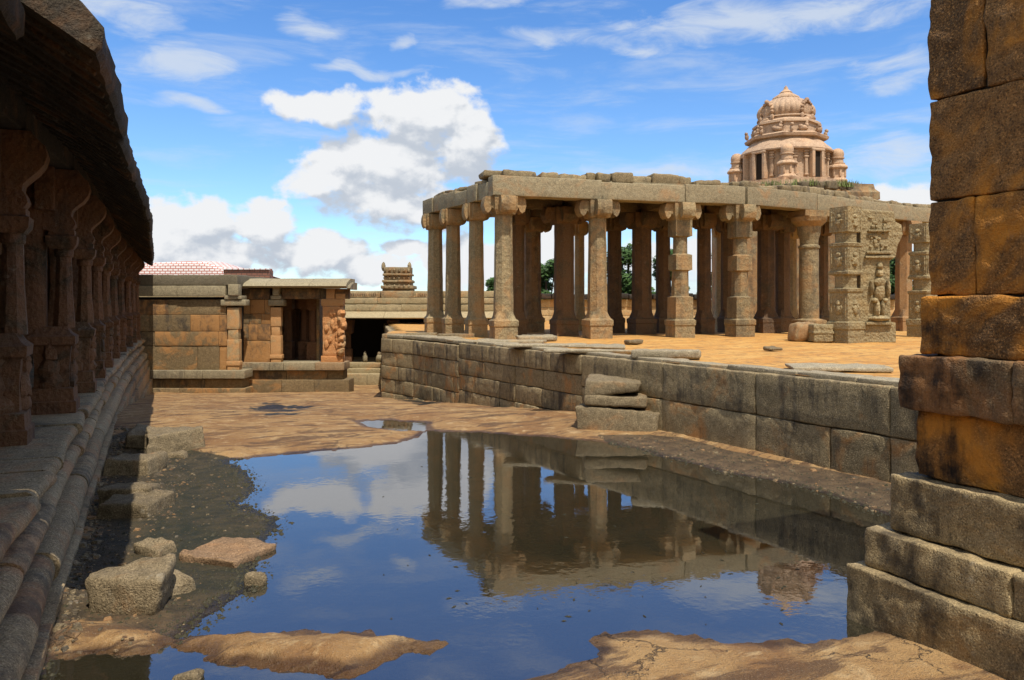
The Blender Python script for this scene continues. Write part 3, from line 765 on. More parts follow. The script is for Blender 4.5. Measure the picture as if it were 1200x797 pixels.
rock(94, 182, 722, 656, 'big square boulder at the near end of the mud, beside the plinth', .42, warp=.08, r=.06, hs=1.1)
rock(160, 206, 704, 668, 'thin wedge of stone leaning on the right side of the big boulder', .34, warp=.09, rot=-20, r=.03)
rock(192, 216, 538, 527, 'small reddish cobble beside the foot of the long squared block', .2, warp=.03)
rock(288, 309, 687, 671, 'small pale cobble at the water edge beside the flat pink slab', .12, warp=.03)
rock(214, 292, 664, 632, 'flat pinkish slab sunk in the dark green mud', 0.72, mat=M_PINK, warp=.05, rot=-14, r=.02, hs=1.0)
rock(412, 440, 450, 441, 'small dark stone at the foot of the steps beside the gatehouse', .8, group='small far stones'); 
rock(200, 232, 800, 786, 'small stone standing out of the water at the bottom edge', .12, warp=.02, group='small far stones')

# gravel
mb = MB()
def scatter(pl, n, smin, smax):
    xs = [p[0] for p in pl]; ys = [p[1] for p in pl]; k = 0
    while k < n:
        x = random.uniform(min(xs), max(xs)); y = random.uniform(min(ys), max(ys))
        k += 1
        if sd(np.array([(x, y)]), pl)[0] > 0: continue
        h = gh(x, y)
        if h < .002: continue
        s = random.uniform(smin, smax) * (1 + 2 * random.random() ** 6)
        a = random.random() * 3; ca, sa = math.cos(a), math.sin(a)
        vs = []
        for q in ((-1, -1, -.6), (1, -1, -.6), (1, 1, -.6), (-1, 1, -.6), (-.6, -.6, .7), (.6, -.7, .7), (.6, .5, .7), (-.6, .6, .7)):
            q = [c * s * random.uniform(.6, 1.2) for c in q]; vs.append((x + q[0] * ca - q[1] * sa, y + q[0] * sa + q[1] * ca, h + q[2] * .6))
        mb.add(vs, [(0, 3, 2, 1), (4, 5, 6, 7), (0, 1, 5, 4), (1, 2, 6, 5), (2, 3, 7, 6), (3, 0, 4, 7)], (random.random(), random.random() * .5, random.random()))
scatter(poly([(60, 780), (85, 600), (125, 500), (215, 530), (230, 560), (190, 640), (180, 760)]), 1600, .006, .02)
scatter(MUDR, 1500, .006, .024); scatter(MUDL, 1500, .004, .012)
scatter(poly([(110, 530), (140, 505), (215, 540), (190, 560)]), 250, .012, .035)
scatter([(-.8, 6), (-.55, 6), (-.45, 18), (-.8, 18)], 900, .008, .03)
tag(mb.build('gravel', M_ROCK, org=(0, 0, 0), smooth=False), 'small gravel scattered over the mud beside the walls', 'gravel', kind='stuff')

# clods of wet mud along the shore
mb = MB(); ii = np.where(near & (wat > -.16) & (wat < .25) & (mz > .4))[0]
i2 = np.where(near & (wat > .1) & (mz > .6))[0]
for src, n_, s0, s1 in ((ii, 2600, .006, .024), (i2, 2600, .006, .02)):
    for q in np.random.RandomState(4).choice(src, n_):
        x = P[q, 0] + random.uniform(-.03, .03); y = P[q, 1] + random.uniform(-.03, .03); sz = random.uniform(s0, s1) * (1 + 1.5 * random.random() ** 5); z = max(float(H[q]), -.004)
        vs = [(x + sz * math.cos(a) * random.uniform(.7, 1.4), y + sz * math.sin(a) * random.uniform(.7, 1.4), z - .006) for a in (0, 1.2, 2.5, 3.8, 5)] + [(x, y, z + sz * .55)]
        mb.add(vs, [(0, 1, 5), (1, 2, 5), (2, 3, 5), (3, 4, 5), (4, 0, 5)], (random.random(), 0, 0))
tag(mb.build('mud_clods', M_CLOD, org=(0, 0, 0), smooth=False), 'dark crumbly clods of wet mud along the edge of the pool', 'mud', kind='stuff')
mb = MB()
for _ in range(70):
    u = random.uniform(430, 960); v = random.uniform(530, 735); p = gz(u, v); sz = random.uniform(.008, .03); a = random.random() * 6.28
    mb.add([(p.x + sz * math.cos(a + t_) * k2, p.y + sz * math.sin(a + t_) * k2, .003) for t_, k2 in ((0, 1.5), (1.3, .6), (3.1, 1.5), (4.5, .5))] + [(p.x, p.y, .010)], [(0, 1, 4), (1, 2, 4), (2, 3, 4), (3, 0, 4)], (.5, .5, .5))
tag(mb.build('floating_leaves', M_CLOD, org=(0, 0, 0), smooth=False), 'scattered dead leaves and specks floating on the pool', 'debris', kind='stuff')

# ------------------------------------------------------------------ ochre pier at right
pier = thing('stone_pier', (6.1, 4.6, 0), 'massive ochre granite corner pier with stepped base at the right edge', 'pier')
PX, PY = 6.1, 4.6
lev = [(-.15, .477, .47, 'foot_course', M_PIERB, .03, 2.1), (.485, .815, .358, 'second_course', M_PIERB, .025, 1.3), (.825, 1.30, .215, 'third_course', M_PIERB, .025, 1.2), (1.31, 1.875, .07, 'recessed_course', M_PIER, .02, 3.0),
       (1.885, 2.35, .17, 'dark_moulding', M_PIERD, .03, 1.0), (2.36, 2.855, .053, 'ochre_course', M_PIER, .03, 3.0)]
for z0, z1, e, nm, mt, r, w in lev:
    m = MB(); y = PY + e; first = True
    while y > -2:
        L = w if first else random.uniform(1.0, 1.6); first = False
        c = Vector((PX - e + 1.1, y - L / 2, (z0 + z1) / 2))
        rbox(m, c, (2.2, L - .012, z1 - z0), (XA, YA, UP), r * .8, .032, .045 if y > 3.4 else .3, (random.random(), .2 if mt is M_PIERB else .4, .35), 2.0); y -= L
    m.build(nm, mt, pier)
m = MB(); zs = [(2.865, 3.665, [.42, 1.6]), (3.675, 4.53, [2.6]), (4.54, 5.42, [.5, 1.5]), (5.43, 6.3, [1.4])]
for z0, z1, ws in zs:
    y = PY; k = 0
    while y > -2:
        L = ws[k] if k < len(ws) else random.uniform(1.2, 1.8); k += 1
        rbox(m, (PX + 1.1, y - L / 2, (z0 + z1) / 2), (2.2, L - .012, z1 - z0), (XA, YA, UP), .018, .035, .045 if y > 3.4 else .3, (random.random(), random.uniform(.2, .5), random.uniform(.15, .4)), 1.6); y -= L
m.build('shaft_blocks', M_PIER, pier)
m = MB(); box(m, (PX + .05, -1.9, 0), (PX + 2.0, PY - .05, 6.25)); m.build('rubble_core', M_JOINT, pier, smooth=False)

# ------------------------------------------------------------------ left pillared hall
ZF = 1.12
hall = thing('pillared_hall', (-3, 14, 0), 'long dark pillared hall with moulded plinth and drooping stone eaves along the left', 'hall')
edge = [(0, -.93), (19, -.85), (27, -.72), (33, -.52), (40.6, -.2)]
colx = [(-1.9, 3.0), (-1.85, 5.7), (-1.72, 8.4), (-1.48, 11), (-1.20, 13.9), (-1.12, 17), (-1.09, 20), (-1.05, 23.2), (-.99, 26.5), (-.90, 30), (-.76, 33.5), (-.66, 37), (-.55, 40)]
def sweep_blocks(name, prof, y0, y1, lens, mat, jit=.02, amp=.015, seg=.09):
    m = MB(); y = y0
    while y < y1 - .1:
        L = random.uniform(*lens); L = min(L, y1 - y)
        xa = interp(y, edge); xb = interp(y + L, edge)
        j = random.uniform(-jit, jit); jz = random.uniform(-jit, jit) * .4; k = random.uniform(-jit, jit)
        extr(m, prof, (xa + j, y + .006, jz), (xb + k, y + L - .006, jz), XA, UP, seg, amp, T(.25, None), 3.0); y += L
    return m.build(name, mat, hall, sharp=50)
def arc(cx, cz, rx, rz, a0, a1, n): return [(cx + rx * math.cos(math.radians(lerp(a0, a1, i / n))), cz + rz * math.sin(math.radians(lerp(a0, a1, i / n)))) for i in range(n + 1)]
sweep_blocks('foot_moulding', dense([(-.6, -.2), (.16, -.2), (.17, .10), (.09, .13)], .08)[:] + [(.08, .13), (-.6, .13)], 1, 40.6, (1.6, 3.0), M_LEFT)
sweep_blocks('foundation_course', dense([(-.5, -.75), (.24, -.75), (.24, -.215), (-.5, -.215)], .15), 15.5, 40.6, (1.2, 2.6), M_LEFT)
sweep_blocks('lower_foundation', dense([(-.5, -2.2), (.34, -2.2), (.34, -.765), (-.5, -.765)], .3), 24, 40.6, (1.2, 2.6), M_LEFT)
sweep_blocks('lower_roll', [(-.5, .14)] + arc(-.05, .31, .17, .165, -80, 80, 9) + [(-.5, .475)], 1, 40.6, (1.4, 2.6), M_LEFT, .025)
sweep_blocks('recess_band', [(-.5, .48), (-.10, .48), (-.10, .56), (-.04, .58), (-.04, .62), (-.5, .62)], 1, 40.6, (1.4, 2.6), M_LEFT, .015)
sweep_blocks('upper_roll', [(-.5, .625)] + arc(-.12, .73, .15, .10, -80, 80, 7) + [(-.5, .835)], 1, 40.6, (1.0, 2.2), M_LEFT, .03)
sweep_blocks('neck_band', [(-.5, .84), (-.15, .84), (-.15, .94), (-.5, .94)], 1, 40.6, (1.4, 2.6), M_LEFT, .01)
sweep_blocks('floor_edge', [(-.75, .945)] + arc(-.08, 1.035, .085, .085, -80, 80, 6) + [(-.75, ZF)], 1, 40.6, (.7, 2.0), M_LEFT, .05, .03)
m = MB(); prism(m, [(-7, .8), (-1.38, .8), (-1.3, 19), (-1.15, 28), (-.9, 33), (-.6, 40.5), (-7, 40.5)], -2.2, ZF - .015); m.build('floor', M_GRAN, hall, smooth=False)
def left_column(xc, y, i):
    m = MB(); t = T(.5, .3)
    cc = (xc - .14, y, 0)
    loft(m, cc, [(ZF - .02, .33, 'sq'), (ZF + .18, .33, 'sq'), (ZF + .2, .30, 'sq'), (ZF + .38, .29, 'sq'), (ZF + .40, .24, 'sq'), (ZF + .72, .23, 'sq'), (ZF + 1.02, .25, 'sq'), (ZF + 1.05, .31, 'sq'), (ZF + 1.17, .32, 'sq'), (ZF + 1.22, .25, 'sq'), (ZF + 1.32, .19, 'sq')], amp=.03, tone=t)
    # carved beasts on the faces of the pedestal
    for f, s in ((XA, YA), (-YA, XA)):
        q = Vector((xc - .14, y, ZF + .7)) + f * .24
        for dz, a, bz in ((-.22, .16, .13), (-.02, .13, .17), (.2, .10, .12), (.3, .07, .07)):
            blob(m, q + UP * dz + s * random.uniform(-.04, .04), (a, .09, bz), .35, 12, t, (s, f, UP))
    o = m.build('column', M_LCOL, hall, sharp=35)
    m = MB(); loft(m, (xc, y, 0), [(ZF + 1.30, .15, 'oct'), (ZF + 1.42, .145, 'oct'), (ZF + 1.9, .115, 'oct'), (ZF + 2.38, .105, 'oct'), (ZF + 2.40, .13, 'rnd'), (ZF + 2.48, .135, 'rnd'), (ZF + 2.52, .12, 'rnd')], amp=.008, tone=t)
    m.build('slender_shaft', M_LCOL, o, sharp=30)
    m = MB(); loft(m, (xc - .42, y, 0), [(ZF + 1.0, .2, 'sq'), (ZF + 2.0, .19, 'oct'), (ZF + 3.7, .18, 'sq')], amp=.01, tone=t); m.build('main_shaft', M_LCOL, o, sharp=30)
    m = MB(); loft(m, (xc - .02, y, 0), [(ZF + 2.51, .15, 'sq'), (ZF + 2.58, .20, 'sq'), (ZF + 2.70, .21, 'sq'), (ZF + 2.72, .17, 'sq'), (ZF + 2.80, .17, 'sq')], amp=.012, tone=t)
    b0 = Vector((xc, y, ZF + 2.78))
    prof = [(-.6, 0), (.06, 0), (.13, .03), (.17, .10), (.15, .17), (.11, .24), (.12, .31), (.18, .38), (.27, .46), (.34, .56), (.37, .67), (.34, .78), (.26, .86), (.2, .95), (-.6, .95)]
    extr(m, prof, b0 - YA * .17, b0 + YA * .17, XA, UP, .08, .012, t, 4)
    prof2 = [(-.4, .3), (.14, .3), (.22, .42), (.38, .55), (.42, .68), (.38, .8), (.3, .948), (-.4, .948)]
    b1 = Vector((xc - .25, y, ZF + 2.78))
    extr(m, prof2, b1 - XA * .1, b1 + XA * .15, YA, UP, .08, .012, t, 4); extr(m, prof2, b1 - XA * .098, b1 + XA * .152, -YA, UP, .08, .012, t, 4)
    m.build('scroll_capital', M_LCOL, o, sharp=40)
for i, (x, y) in enumerate(colx): left_column(x, y, i)
zb = ZF + 3.735
cl = [(-1.9, 1.0)] + colx + [(-.52, 40.6)]
for a, b in zip(cl, cl[1:]):
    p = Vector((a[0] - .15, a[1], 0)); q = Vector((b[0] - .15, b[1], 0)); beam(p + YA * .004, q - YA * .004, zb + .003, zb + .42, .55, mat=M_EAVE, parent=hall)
# eave slabs
tip = [(2, -.72), (6.2, -.75), (6.21, -.33), (9.4, -.24), (12.4, -.14), (15.6, -.03), (20.6, .03), (29, .10), (41, .16)]
ys = [1.0, 3.6, 6.2, 9.45, 12.5, 15.7, 18.4, 21.2, 24.4, 27.5, 30.6, 33.8, 37.0, 40.6]
top_stone = MB()
for a, b in zip(ys, ys[1:]):
    m = MB(); j = random.uniform(-.03, .03); jz = random.uniform(-.03, .05)
    if a == 9.45: j, jz = -.02, -.03
    x0 = interp(a + .01, tip) + j; x1 = interp(b - .01, tip) + j
    dzz = .0
    prof = dense([(-3.6, 5.42), (-1.6, 5.36), (-1.15, 5.22), (-.75, 5.02), (-.35, 4.76), (-.04, 4.56), (0, 4.60), (.02, 4.74), (-.12, 4.90), (-.40, 5.12), (-.75, 5.36), (-1.15, 5.55), (-1.6, 5.68), (-3.6, 5.74)], .12)
    prof = [(p[0], p[1] + jz) for p in prof]
    extr(m, prof, (x0, a + .008, 0), (x1, b - .008, 0), XA, UP, .14, .045, T(.2, .4), 2.2)
    # ribs cut in the underside
    y = a + .3
    while y < b - .2:
        xx = lerp(x0, x1, (y - a) / (b - a))
        for (q0, q1) in (((-1.1, 5.19), (-.70, 4.98)), ((-.70, 4.98), (-.32, 4.73)), ((-.32, 4.73), (-.08, 4.575))):
            p = Vector((xx + q0[0], y, q0[1] + jz)); r_ = Vector((xx + q1[0], y, q1[1] + jz)); ux = (r_ - p).normalized()
            rbox(m, (p + r_) / 2, ((r_ - p).length, .07, .05), (ux, YA, ux.cross(YA)), .01, .004, .3, T(.2, .4))
        y += .36
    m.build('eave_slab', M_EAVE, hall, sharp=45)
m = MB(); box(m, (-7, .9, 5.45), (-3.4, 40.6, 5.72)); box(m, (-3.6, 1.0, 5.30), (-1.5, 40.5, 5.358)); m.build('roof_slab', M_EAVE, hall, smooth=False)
m = MB(); courses(m, (-4.6, 40.5, 0), (-4.6, .9, 0), [(ZF - .1 + i * .53, ZF - .1 + (i + 1) * .53) for i in range(8)], .4, .9, 2.0, XA, seg=.5)
m.build('back_wall', M_HALL, hall)
m = MB(); courses(m, (-7, 1.2, 0), (-1.9, 1.2, 0), [(ZF - .1 + i * .53, ZF - .1 + (i + 1) * .53) for i in range(8)], .4, .9, 2.0, -YA, seg=.5)
m.build('end_wall', M_HALL, hall)
m = MB(); box(m, (-7, .95, -.2), (-4.75, 40.5, 5.44)); m.build('wall_core', M_DARK, hall, smooth=False)
for y in (5.5, 8.2, 10.9, 13.6, 16.3, 19.0, 21.7, 24.4, 27.5, 31, 34.5, 38):
    m = MB(); loft(m, (-3.1, y, 0), [(ZF - .02, .3, 'sq'), (ZF + 1.2, .3, 'sq'), (ZF + 1.3, .22, 'oct'), (ZF + 2.6, .21, 'oct'), (ZF + 2.7, .3, 'sq'), (5.31, .34, 'sq')], amp=.01, tone=T(.4)); m.build('inner_column', M_LCOL, hall, sharp=30)

# ------------------------------------------------------------------ gatehouse block at the far left
DB = 37.0; KG = 37.0 / 23.6
gate = thing('stone_gatehouse', tuple(G(290, DB)), 'low granite gatehouse of coursed blocks with a dark doorway, beyond the pool', 'building')
def B(mb, u0, u1, v0, v1, d, depth, tone=None, r=.02, amp=.012, seg=.2):
    c = (G(u0, d) + G(u1, d)) / 2 + FWD * depth / 2; c.z = (zv(v0, d) + zv(v1, d)) / 2
    rbox(mb, c, ((u1 - u0) * d / F, depth, zv(v0, d) - zv(v1, d)), (RGT, FWD, UP), r, amp, seg, tone)
m = MB()
def rowsB(m, v0, v1, cuts, d, stains=None, depth=.6):
    for i, (a, b) in enumerate(zip(cuts, cuts[1:])):
        B(m, a + .15, b - .15, v0 + .15, v1 - .15, d + random.uniform(-.02, .02), depth, (random.random(), (stains or {}).get(i, random.random() * .45), random.random() * .5), .018, .012, .22)
rowsB(m, 351, 369, [140, 197, 265], DB); rowsB(m, 369, 388.5, [140, 175, 223, 257, 266], DB, {2: 1.0, 3: .9}); rowsB(m, 388.5, 405.5, [140, 181, 256, 266], DB, {2: .8})
rowsB(m, 405.5, 434, [140, 231, 257, 266], DB, {2: .9}); m.build('front_wall', M_HALL, gate)
m = MB(); B(m, 140, 278, 322, 334.5, DB - .15, 8, (.1, 0, .9), .04, .03); B(m, 140, 207, 334.8, 347, DB - .2, .8, (.8, .0, .1)); B(m, 207.3, 264, 334.8, 347, DB - .23, .8, (.9, .05, .1)); m.build('roof_beam', M_BEAM, gate)
m = MB(); rowsB(m, 434.2, 444, [140, 216, 237, 286.5], DB - .42, None, 1.2); m.build('ledge', M_BEAM, gate)
m = MB(); rowsB(m, 444.3, 455, [150, 190, 240, 284], DB - .18, None, 1); rowsB(m, 455.3, 466, [150, 210, 262, 287], DB - .45, None, 1.2); m.build('foot_course', M_HALL, gate)
def pilaster(u0, u1, v0, v1, d, capw, name='pilaster', st=.5):
    m = MB(); h = v1 - v0
    B(m, u0, u1, v0 + h * .02, v0 + h * .36, d, .4, (.9, st, .1)); B(m, u0 + 1, u1 - 1, v0 + h * .36, v0 + h * .52, d + .02, .4, (.9, st, .1)); B(m, u0, u1, v0 + h * .52, v0 + h * .86, d, .4, (.95, st, .1)); B(m, u0 - 1, u1 + 1, v0 + h * .86, v0 + h * .93, d - .04, .4, (.9, st + .2, .1)); B(m, u0 + .2, u1 + .2, v0 + h * .93, v1, d, .4, (.8, st + .3, .1))
    o = m.build(name, M_PIL, gate)
    m = MB(); uc = (u0 + u1) / 2
    B(m, uc - capw * .5, uc + capw * .5, v0 - 8, v0 - .4, d - .1, .6, (.8, .1, .2), .05); B(m, uc - capw * .34, uc + capw * .34, v0 - 12.5, v0 - 8.2, d - .16, .7, (.7, .05, .2), .02)
    B(m, uc - capw * .2, uc + capw * .2, v0 - 26, v0 - 12.8, d - .24, .5, (.9, .0, .1), .02)
    m.build('capital', M_BEAM, o)
M_PIL = stone('pilaster_granite', (.30, .22, .13), (.46, .36, .23), stain=(.45, .2, .06), stain_amt=.5, dark_amt=.35, bump=.7)
pilaster(266, 280, 359, 434, DB - .06, 30, st=.25)
D2 = 38.3
m = MB()
rowsB(m, 351, 368, [279, 293, 310, 317], D2, {1: .9}); rowsB(m, 368, 380, [279, 292, 306, 317], D2, {2: .7}); rowsB(m, 380, 399, [279, 291, 302, 317], D2, {1: .6, 2: .6}); rowsB(m, 399, 425, [279, 317], D2, {0: .5})
m.build('side_wall', M_HALL, gate)
pilaster(317, 329, 359, 425, D2 - .06, 18, st=.5)
m = MB(); B(m, 378, 400.5, 359, 417, D2 - .05, .45, (.9, .5, .15), .03, .03, .12); B(m, 376, 401.5, 417.2, 424.6, D2 - .1, .5, (.6, 1.0, 0), .02)
for k in range(7): # rampant beast carved on the outer edge
    c = G(400 + random.uniform(-1, 2.5), D2 - .1); c.z = zv(367 + k * 7.5, D2); blob(m, c, (.2, .22, .25), .35, 12, (.9, .5, .1), (RGT, FWD, UP))
for k in range(14):
    c = G(random.uniform(381, 398), D2 - .08); c.z = zv(random.uniform(364, 412), D2); blob(m, c, (.12, .07, .18), .4, 10, (.9, .6, .1), (RGT, FWD, UP))
m.build('carved_door_pier', M_RED, gate)
m = MB(); B(m, 376, 402, 350.5, 358.6, D2 - .1, .5, (.4, .7, .2), .03); B(m, 382, 392, 338.5, 350.2, D2 - .12, .45, (.4, .7, .2), .02); B(m, 393, 404, 344, 350.4, D2 - .08, .4, (.4, .8, .2)); m.build('pier_capital', M_PIL, gate)
m = MB(); B(m, 281, 316, 338.4, 350.6, D2 + .05, .4, (.2, .3, .6)); B(m, 330, 375, 338.4, 350.4, D2 + .03, .4, (.3, .4, .5)); B(m, 375.3, 409, 338.4, 350.2, D2 + .07, .35, (.2, .3, .5)); m.build('lintel', M_HALL, gate)
# overhanging roof slab with bevelled lip
m = MB()
pr = dense([(-.55, 0), (-.66, .08), (-.47, .22), (.47, .47), (1.5, .47), (1.5, 0)], .3)
zz = zv(337.2, D2 - .55)
cuts = [279, 316, 366, 409]
for a, b in zip(cuts, cuts[1:]):
    p = G(a + .2, D2 - .1); q = G(b - .2, D2 - .1); p.z = q.z = zz; extr(m, pr, p, q, FWD, UP, .3, .02, (.85, .1, .1), 1.5)
p = G(409.2, D2 - .1); q = G(413, D2 - .05); p.z = q.z = zz - .08; extr(m, [(a * .8, b * .75) for a, b in pr], p, q, FWD, UP, .3, .02, (.5, .1, .5), 1.5)
m.build('roof_slab', M_BEAM, gate)
m = MB(); rowsB(m, 425, 434.3, [280, 316, 332, 369, 403], D2 - .42, {3: 1.0, 2: .2}, 1.4); m.build('door_sill', M_PIL2 if 'M_PIL2' in globals() else M_BEAM, gate)
m = MB(); rowsB(m, 434.5, 445, [281, 336, 384, 402], D2 - .18, None, .7); rowsB(m, 445.2, 462, [281, 330, 368, 409], D2 - .4, None, 1.2); m.build('base_course', M_HALL, gate)
m = MB(); rowsB(m, 351, 425, [398, 401], D2 + .4, None, .7)
for u in (337, 346, 358, 368):
    d = D2 + {337: 2.3, 346: 4.0, 358: 2.5, 368: 1.6}[u]; p = G(u, d); loft(m, (p.x, p.y, 0), [(-.2, .3, 'sq'), (.8, .3, 'sq'), (.85, .23, 'oct'), (2.4, .22, 'oct'), (2.5, .3, 'sq'), (zz, .32, 'sq')], -TH, amp=.01, tone=(.6, .9, .2))
m.build('inner_column', M_LCOL, gate, sharp=30)
def FB(mb, u0, u1, z0, z1, d, depth, tone=(.5, .2, .2)):
    c = (G(u0, d) + G(u1, d)) / 2 + FWD * depth / 2; c.z = (z0 + z1) / 2
    fbox(mb, c, ((u1 - u0) * d / F, depth, z1 - z0), (RGT, FWD, UP), tone)
m = MB(); FB(m, 142, 278, -2.2, zv(348, DB), DB + .4, 7); FB(m, 282, 316, -2.2, zv(351, D2), D2 + .4, 5); m.build('wall_core', M_DARK, gate, smooth=False)
m = MB(); FB(m, 280, 402, -2.2, zv(425.4, D2), D2 + .3, 1.0); FB(m, 281, 374, -2.2, zv(425.5, D2), D2 + 1.3, 4.6); m.build('floor', M_HALL, gate, smooth=False)
m = MB(); FB(m, 371, 374.5, -.6, zz, D2 + 1.0, 4.8); m.build('inner_wall', M_HALL, gate, smooth=False)
m = MB(); FB(m, 281, 374.7, zz + .01, zz + .42, D2 + 1.35, 4.7); m.build('roof_core', M_BEAM, gate, smooth=False)
m = MB(); FB(m, 300, 371, -.5, zz, D2 + 5.4, .3); m.build('rear_wall', M_HALL, gate, smooth=False)

# painted rooftop + brick parapet beyond the gatehouse
def brick_paint(name, ca, cb, cm, sx):
    m = bpy.data.materials.new(name); b = NB(nt(m))
    tc = b.n('ShaderNodeTexCoord').outputs['Object']
    at = b.n('ShaderNodeTexBrick'); 
    sp = b.n('ShaderNodeSeparateXYZ'); b.L(tc, sp.inputs[0]); cb_ = b.n('ShaderNodeCombineXYZ')
    b.L(b.math('ADD', b.math('MULTIPLY', sp.outputs[0], RX), b.math('MULTIPLY', sp.outputs[1], RY)), cb_.inputs[0])
    b.L(b.math('ADD', sp.outputs[2], b.math('MULTIPLY', b.math('ADD', b.math('MULTIPLY', sp.outputs[0], FX), b.math('MULTIPLY', sp.outputs[1], FY)), .35)), cb_.inputs[1])
    b.L(cb_.outputs[0], at.inputs['Vector']); at.inputs['Scale'].default_value = sx
    at.inputs['Color1'].default_value = (*ca, 1); at.inputs['Color2'].default_value = (*cb, 1); at.inputs['Mortar'].default_value = (*cm, 1); at.inputs['Mortar Size'].default_value = .045; at.inputs['Bias'].default_value = -.35
    p = b.n('ShaderNodeBsdfPrincipled'); b.L(at.outputs['Color'], p.inputs['Base Color']); p.inputs['Roughness'].default_value = .8
    b.L(p.outputs[0], b.n('ShaderNodeOutputMaterial').inputs[0]); return m
M_PAINT = brick_paint('red_and_white_paint', (.70, .68, .66), (.64, .60, .57), (.42, .15, .11), 1.5)
M_BRICK = brick_paint('brown_brick', (.30, .13, .08), (.22, .09, .06), (.14, .08, .06), 1.6)
DM = 50
pc = G(215, DM)
tr = thing('painted_roof', (pc.x, pc.y, 0), 'low white roof with a red brick pattern rising behind the gatehouse', 'roof')
m = MB(); prof = [(150, 318), (165, 309), (185, 307.5), (205, 306.5), (222, 306), (240, 307), (252, 311), (268, 315), (285, 319), (300, 324)]
vs = []; fs = []
nn = len(prof)
for k, (dd, dz) in enumerate(((0, -1.2), (0, -.25), (.15, -.0), (3, .15), (6, 0), (6, -1.5))):
    for u, v in prof:
        p = G(u, DM); p = p + FWD * dd; zt = zv(v, DM); p.z = zt + dz * (1 if k in (2, 3, 4) else 1); vs.append(tuple(p))
for k in range(5):
    for i in range(nn - 1): fs.append((k * nn + i, k * nn + i + 1, (k + 1) * nn + i + 1, (k + 1) * nn + i))
m.add(vs, fs, (.5, .5, .5)); m.build('roof_surface', M_PAINT, tr, sharp=60)
m = MB(); FB(m, 150, 300, -2.3, zv(330, DM), DM + .1, 5.8); m.build('wall', M_FAR, tr, smooth=False)
pc = G(286, 47)
tr = thing('brick_parapet', (pc.x, pc.y, -2.1), 'short brown brick parapet with a scalloped coping above the gatehouse roof', 'parapet')
m = MB(); FB(m, 262, 316, -2.2, zv(316.5, 47), 47, .7); m.build('wall', M_BRICK, tr, smooth=False)
m = MB()
for k in range(18):
    c = G(263.5 + k * 3, 47); c.z = zv(315.6, 47); rbox(m, c + FWD * .25, (.12, .7, .1), (RGT, FWD, UP), .02, .005, .2, (.5, .9, 0))
m.build('coping', M_PAINT, tr)
pc = G(360, 27.6)

# ------------------------------------------------------------------ far cloister
DC = 48.0
cl_ = thing('cloister', tuple(G(450, DC, -2.1)), 'long low cloister with deep shaded openings and a moulded roofline, beyond the courtyard', 'building')
def BB(name, spans, v0, v1, d, depth, mat=M_FAR, tone=None, r=.03):
    m = MB()
    for a, b in zip(spans, spans[1:]): B(m, a + .1, b - .1, v0, v1, d, depth, tone or T(.15, .2), r, .03, .5)
    m.build(name, mat, cl_)
sp = [330, 368, 404, 443, 482, 520, 560, 610]
BB('parapet', sp, 341, 348.5, DC - .2, .8, tone=None); BB('upper_cornice', [330, 385, 442, 520, 610], 349, 356, DC - .7, 4)
BB('cornice', [330, 400, 470, 540, 610], 357, 364.5, DC - 1.0, 4)
m = MB(); pr = dense([(-1.9, -.42), (-1.95, -.36), (-1.0, 0), (0, 0), (0, -.3), (-1.0, -.28)], .3)
for a, b in zip([330, 372, 405, 455, 510, 560], [372, 405, 455, 510, 560, 610]):
    p = G(a + .15, DC); q = G(b - .15, DC); p.z = q.z = zv(365, DC - 1); extr(m, pr, p, q, FWD, UP, .5, .02, (.9, .05, .05), 1)
m.build('eave', M_FAR, cl_)
for u in (408, 461, 515, 566):
    m = MB(); p = G(u, DC - .6); loft(m, (p.x, p.y, 0), [(-.9, .26, 'sq'), (0, .24, 'sq'), (.05, .17, 'oct'), (.9, .16, 'oct'), (1.0, .3, 'sq'), (1.75, .34, 'sq')], -TH, amp=.01, tone=(.5, .9, .3)); m.build('column', M_LCOL, cl_, sharp=30)
m = MB(); FB(m, 330, 610, -2.3, 1.9, DC + 3.6, .4); m.build('back_wall', M_DARK, cl_, smooth=False)  # deep shade behind the openings is put into the wall colour
BB('floor', [330, 420, 470, 520, 610], 425.5, 431, DC - 1.6, 5.5); BB('step', [330, 410, 470, 530, 610], 432, 437.5, DC - 2.1, 2); BB('lower_step', [330, 430, 490, 610], 438.5, 452, DC - 2.9, 2.5)
m = MB(); FB(m, 330, 610, zv(366, DC), zv(346, DC), DC + .1, 4.4); m.build('roof_core', M_FAR, cl_, smooth=False)
# carved ornament course and turret on the roof
m = MB(); B(m, 403, 446, 346.8, 348.6, DC - .40, .4); B(m, 484, 502, 346.8, 348.6, DC - .40, .4)
u = 404
while u < 500:
    if not 445 < u < 487: B(m, u, u + 2, 343.5, 348.4, DC - .45, .5, T(.5, .5), .03, .03, .3)
    u += 2.6
m.build('carved_frieze', M_FAR, cl_)
m = MB()
def tier(u0, u1, v0, v1, dd): B(m, u0, u1, v0, v1, DC - .3 + dd, 1.6 - 2 * dd, T(.3, .3), .04, .03, .3)
tier(446, 484, 341, 349, -.3); tier(448, 482, 338.5, 341, 0); tier(446, 484, 334.5, 338.5, -.2); tier(449, 481, 331, 334.5, .1); tier(447.5, 482, 328, 331, -.05); tier(450, 480, 323, 328, .15); tier(448.5, 481.5, 320.5, 323, 0); tier(449.5, 480.5, 313, 320.5, .2)
for uu in (449.5, 480):
    c = G(uu, DC + .2); c.z = zv(312.5, DC); blob(m, c, (.13, .3, .28), .2, 10, fr=(RGT, FWD, UP))
for k in range(6):
    for vv in (344, 336, 326, 317):
        c = G(451 + k * 5.6, DC - .45 if vv > 330 else DC - .15); c.z = zv(vv, DC); blob(m, c, (.08, .1, .12), .3, 8, fr=(RGT, FWD, UP))
m.build('roof_turret', M_GRAN, cl_)
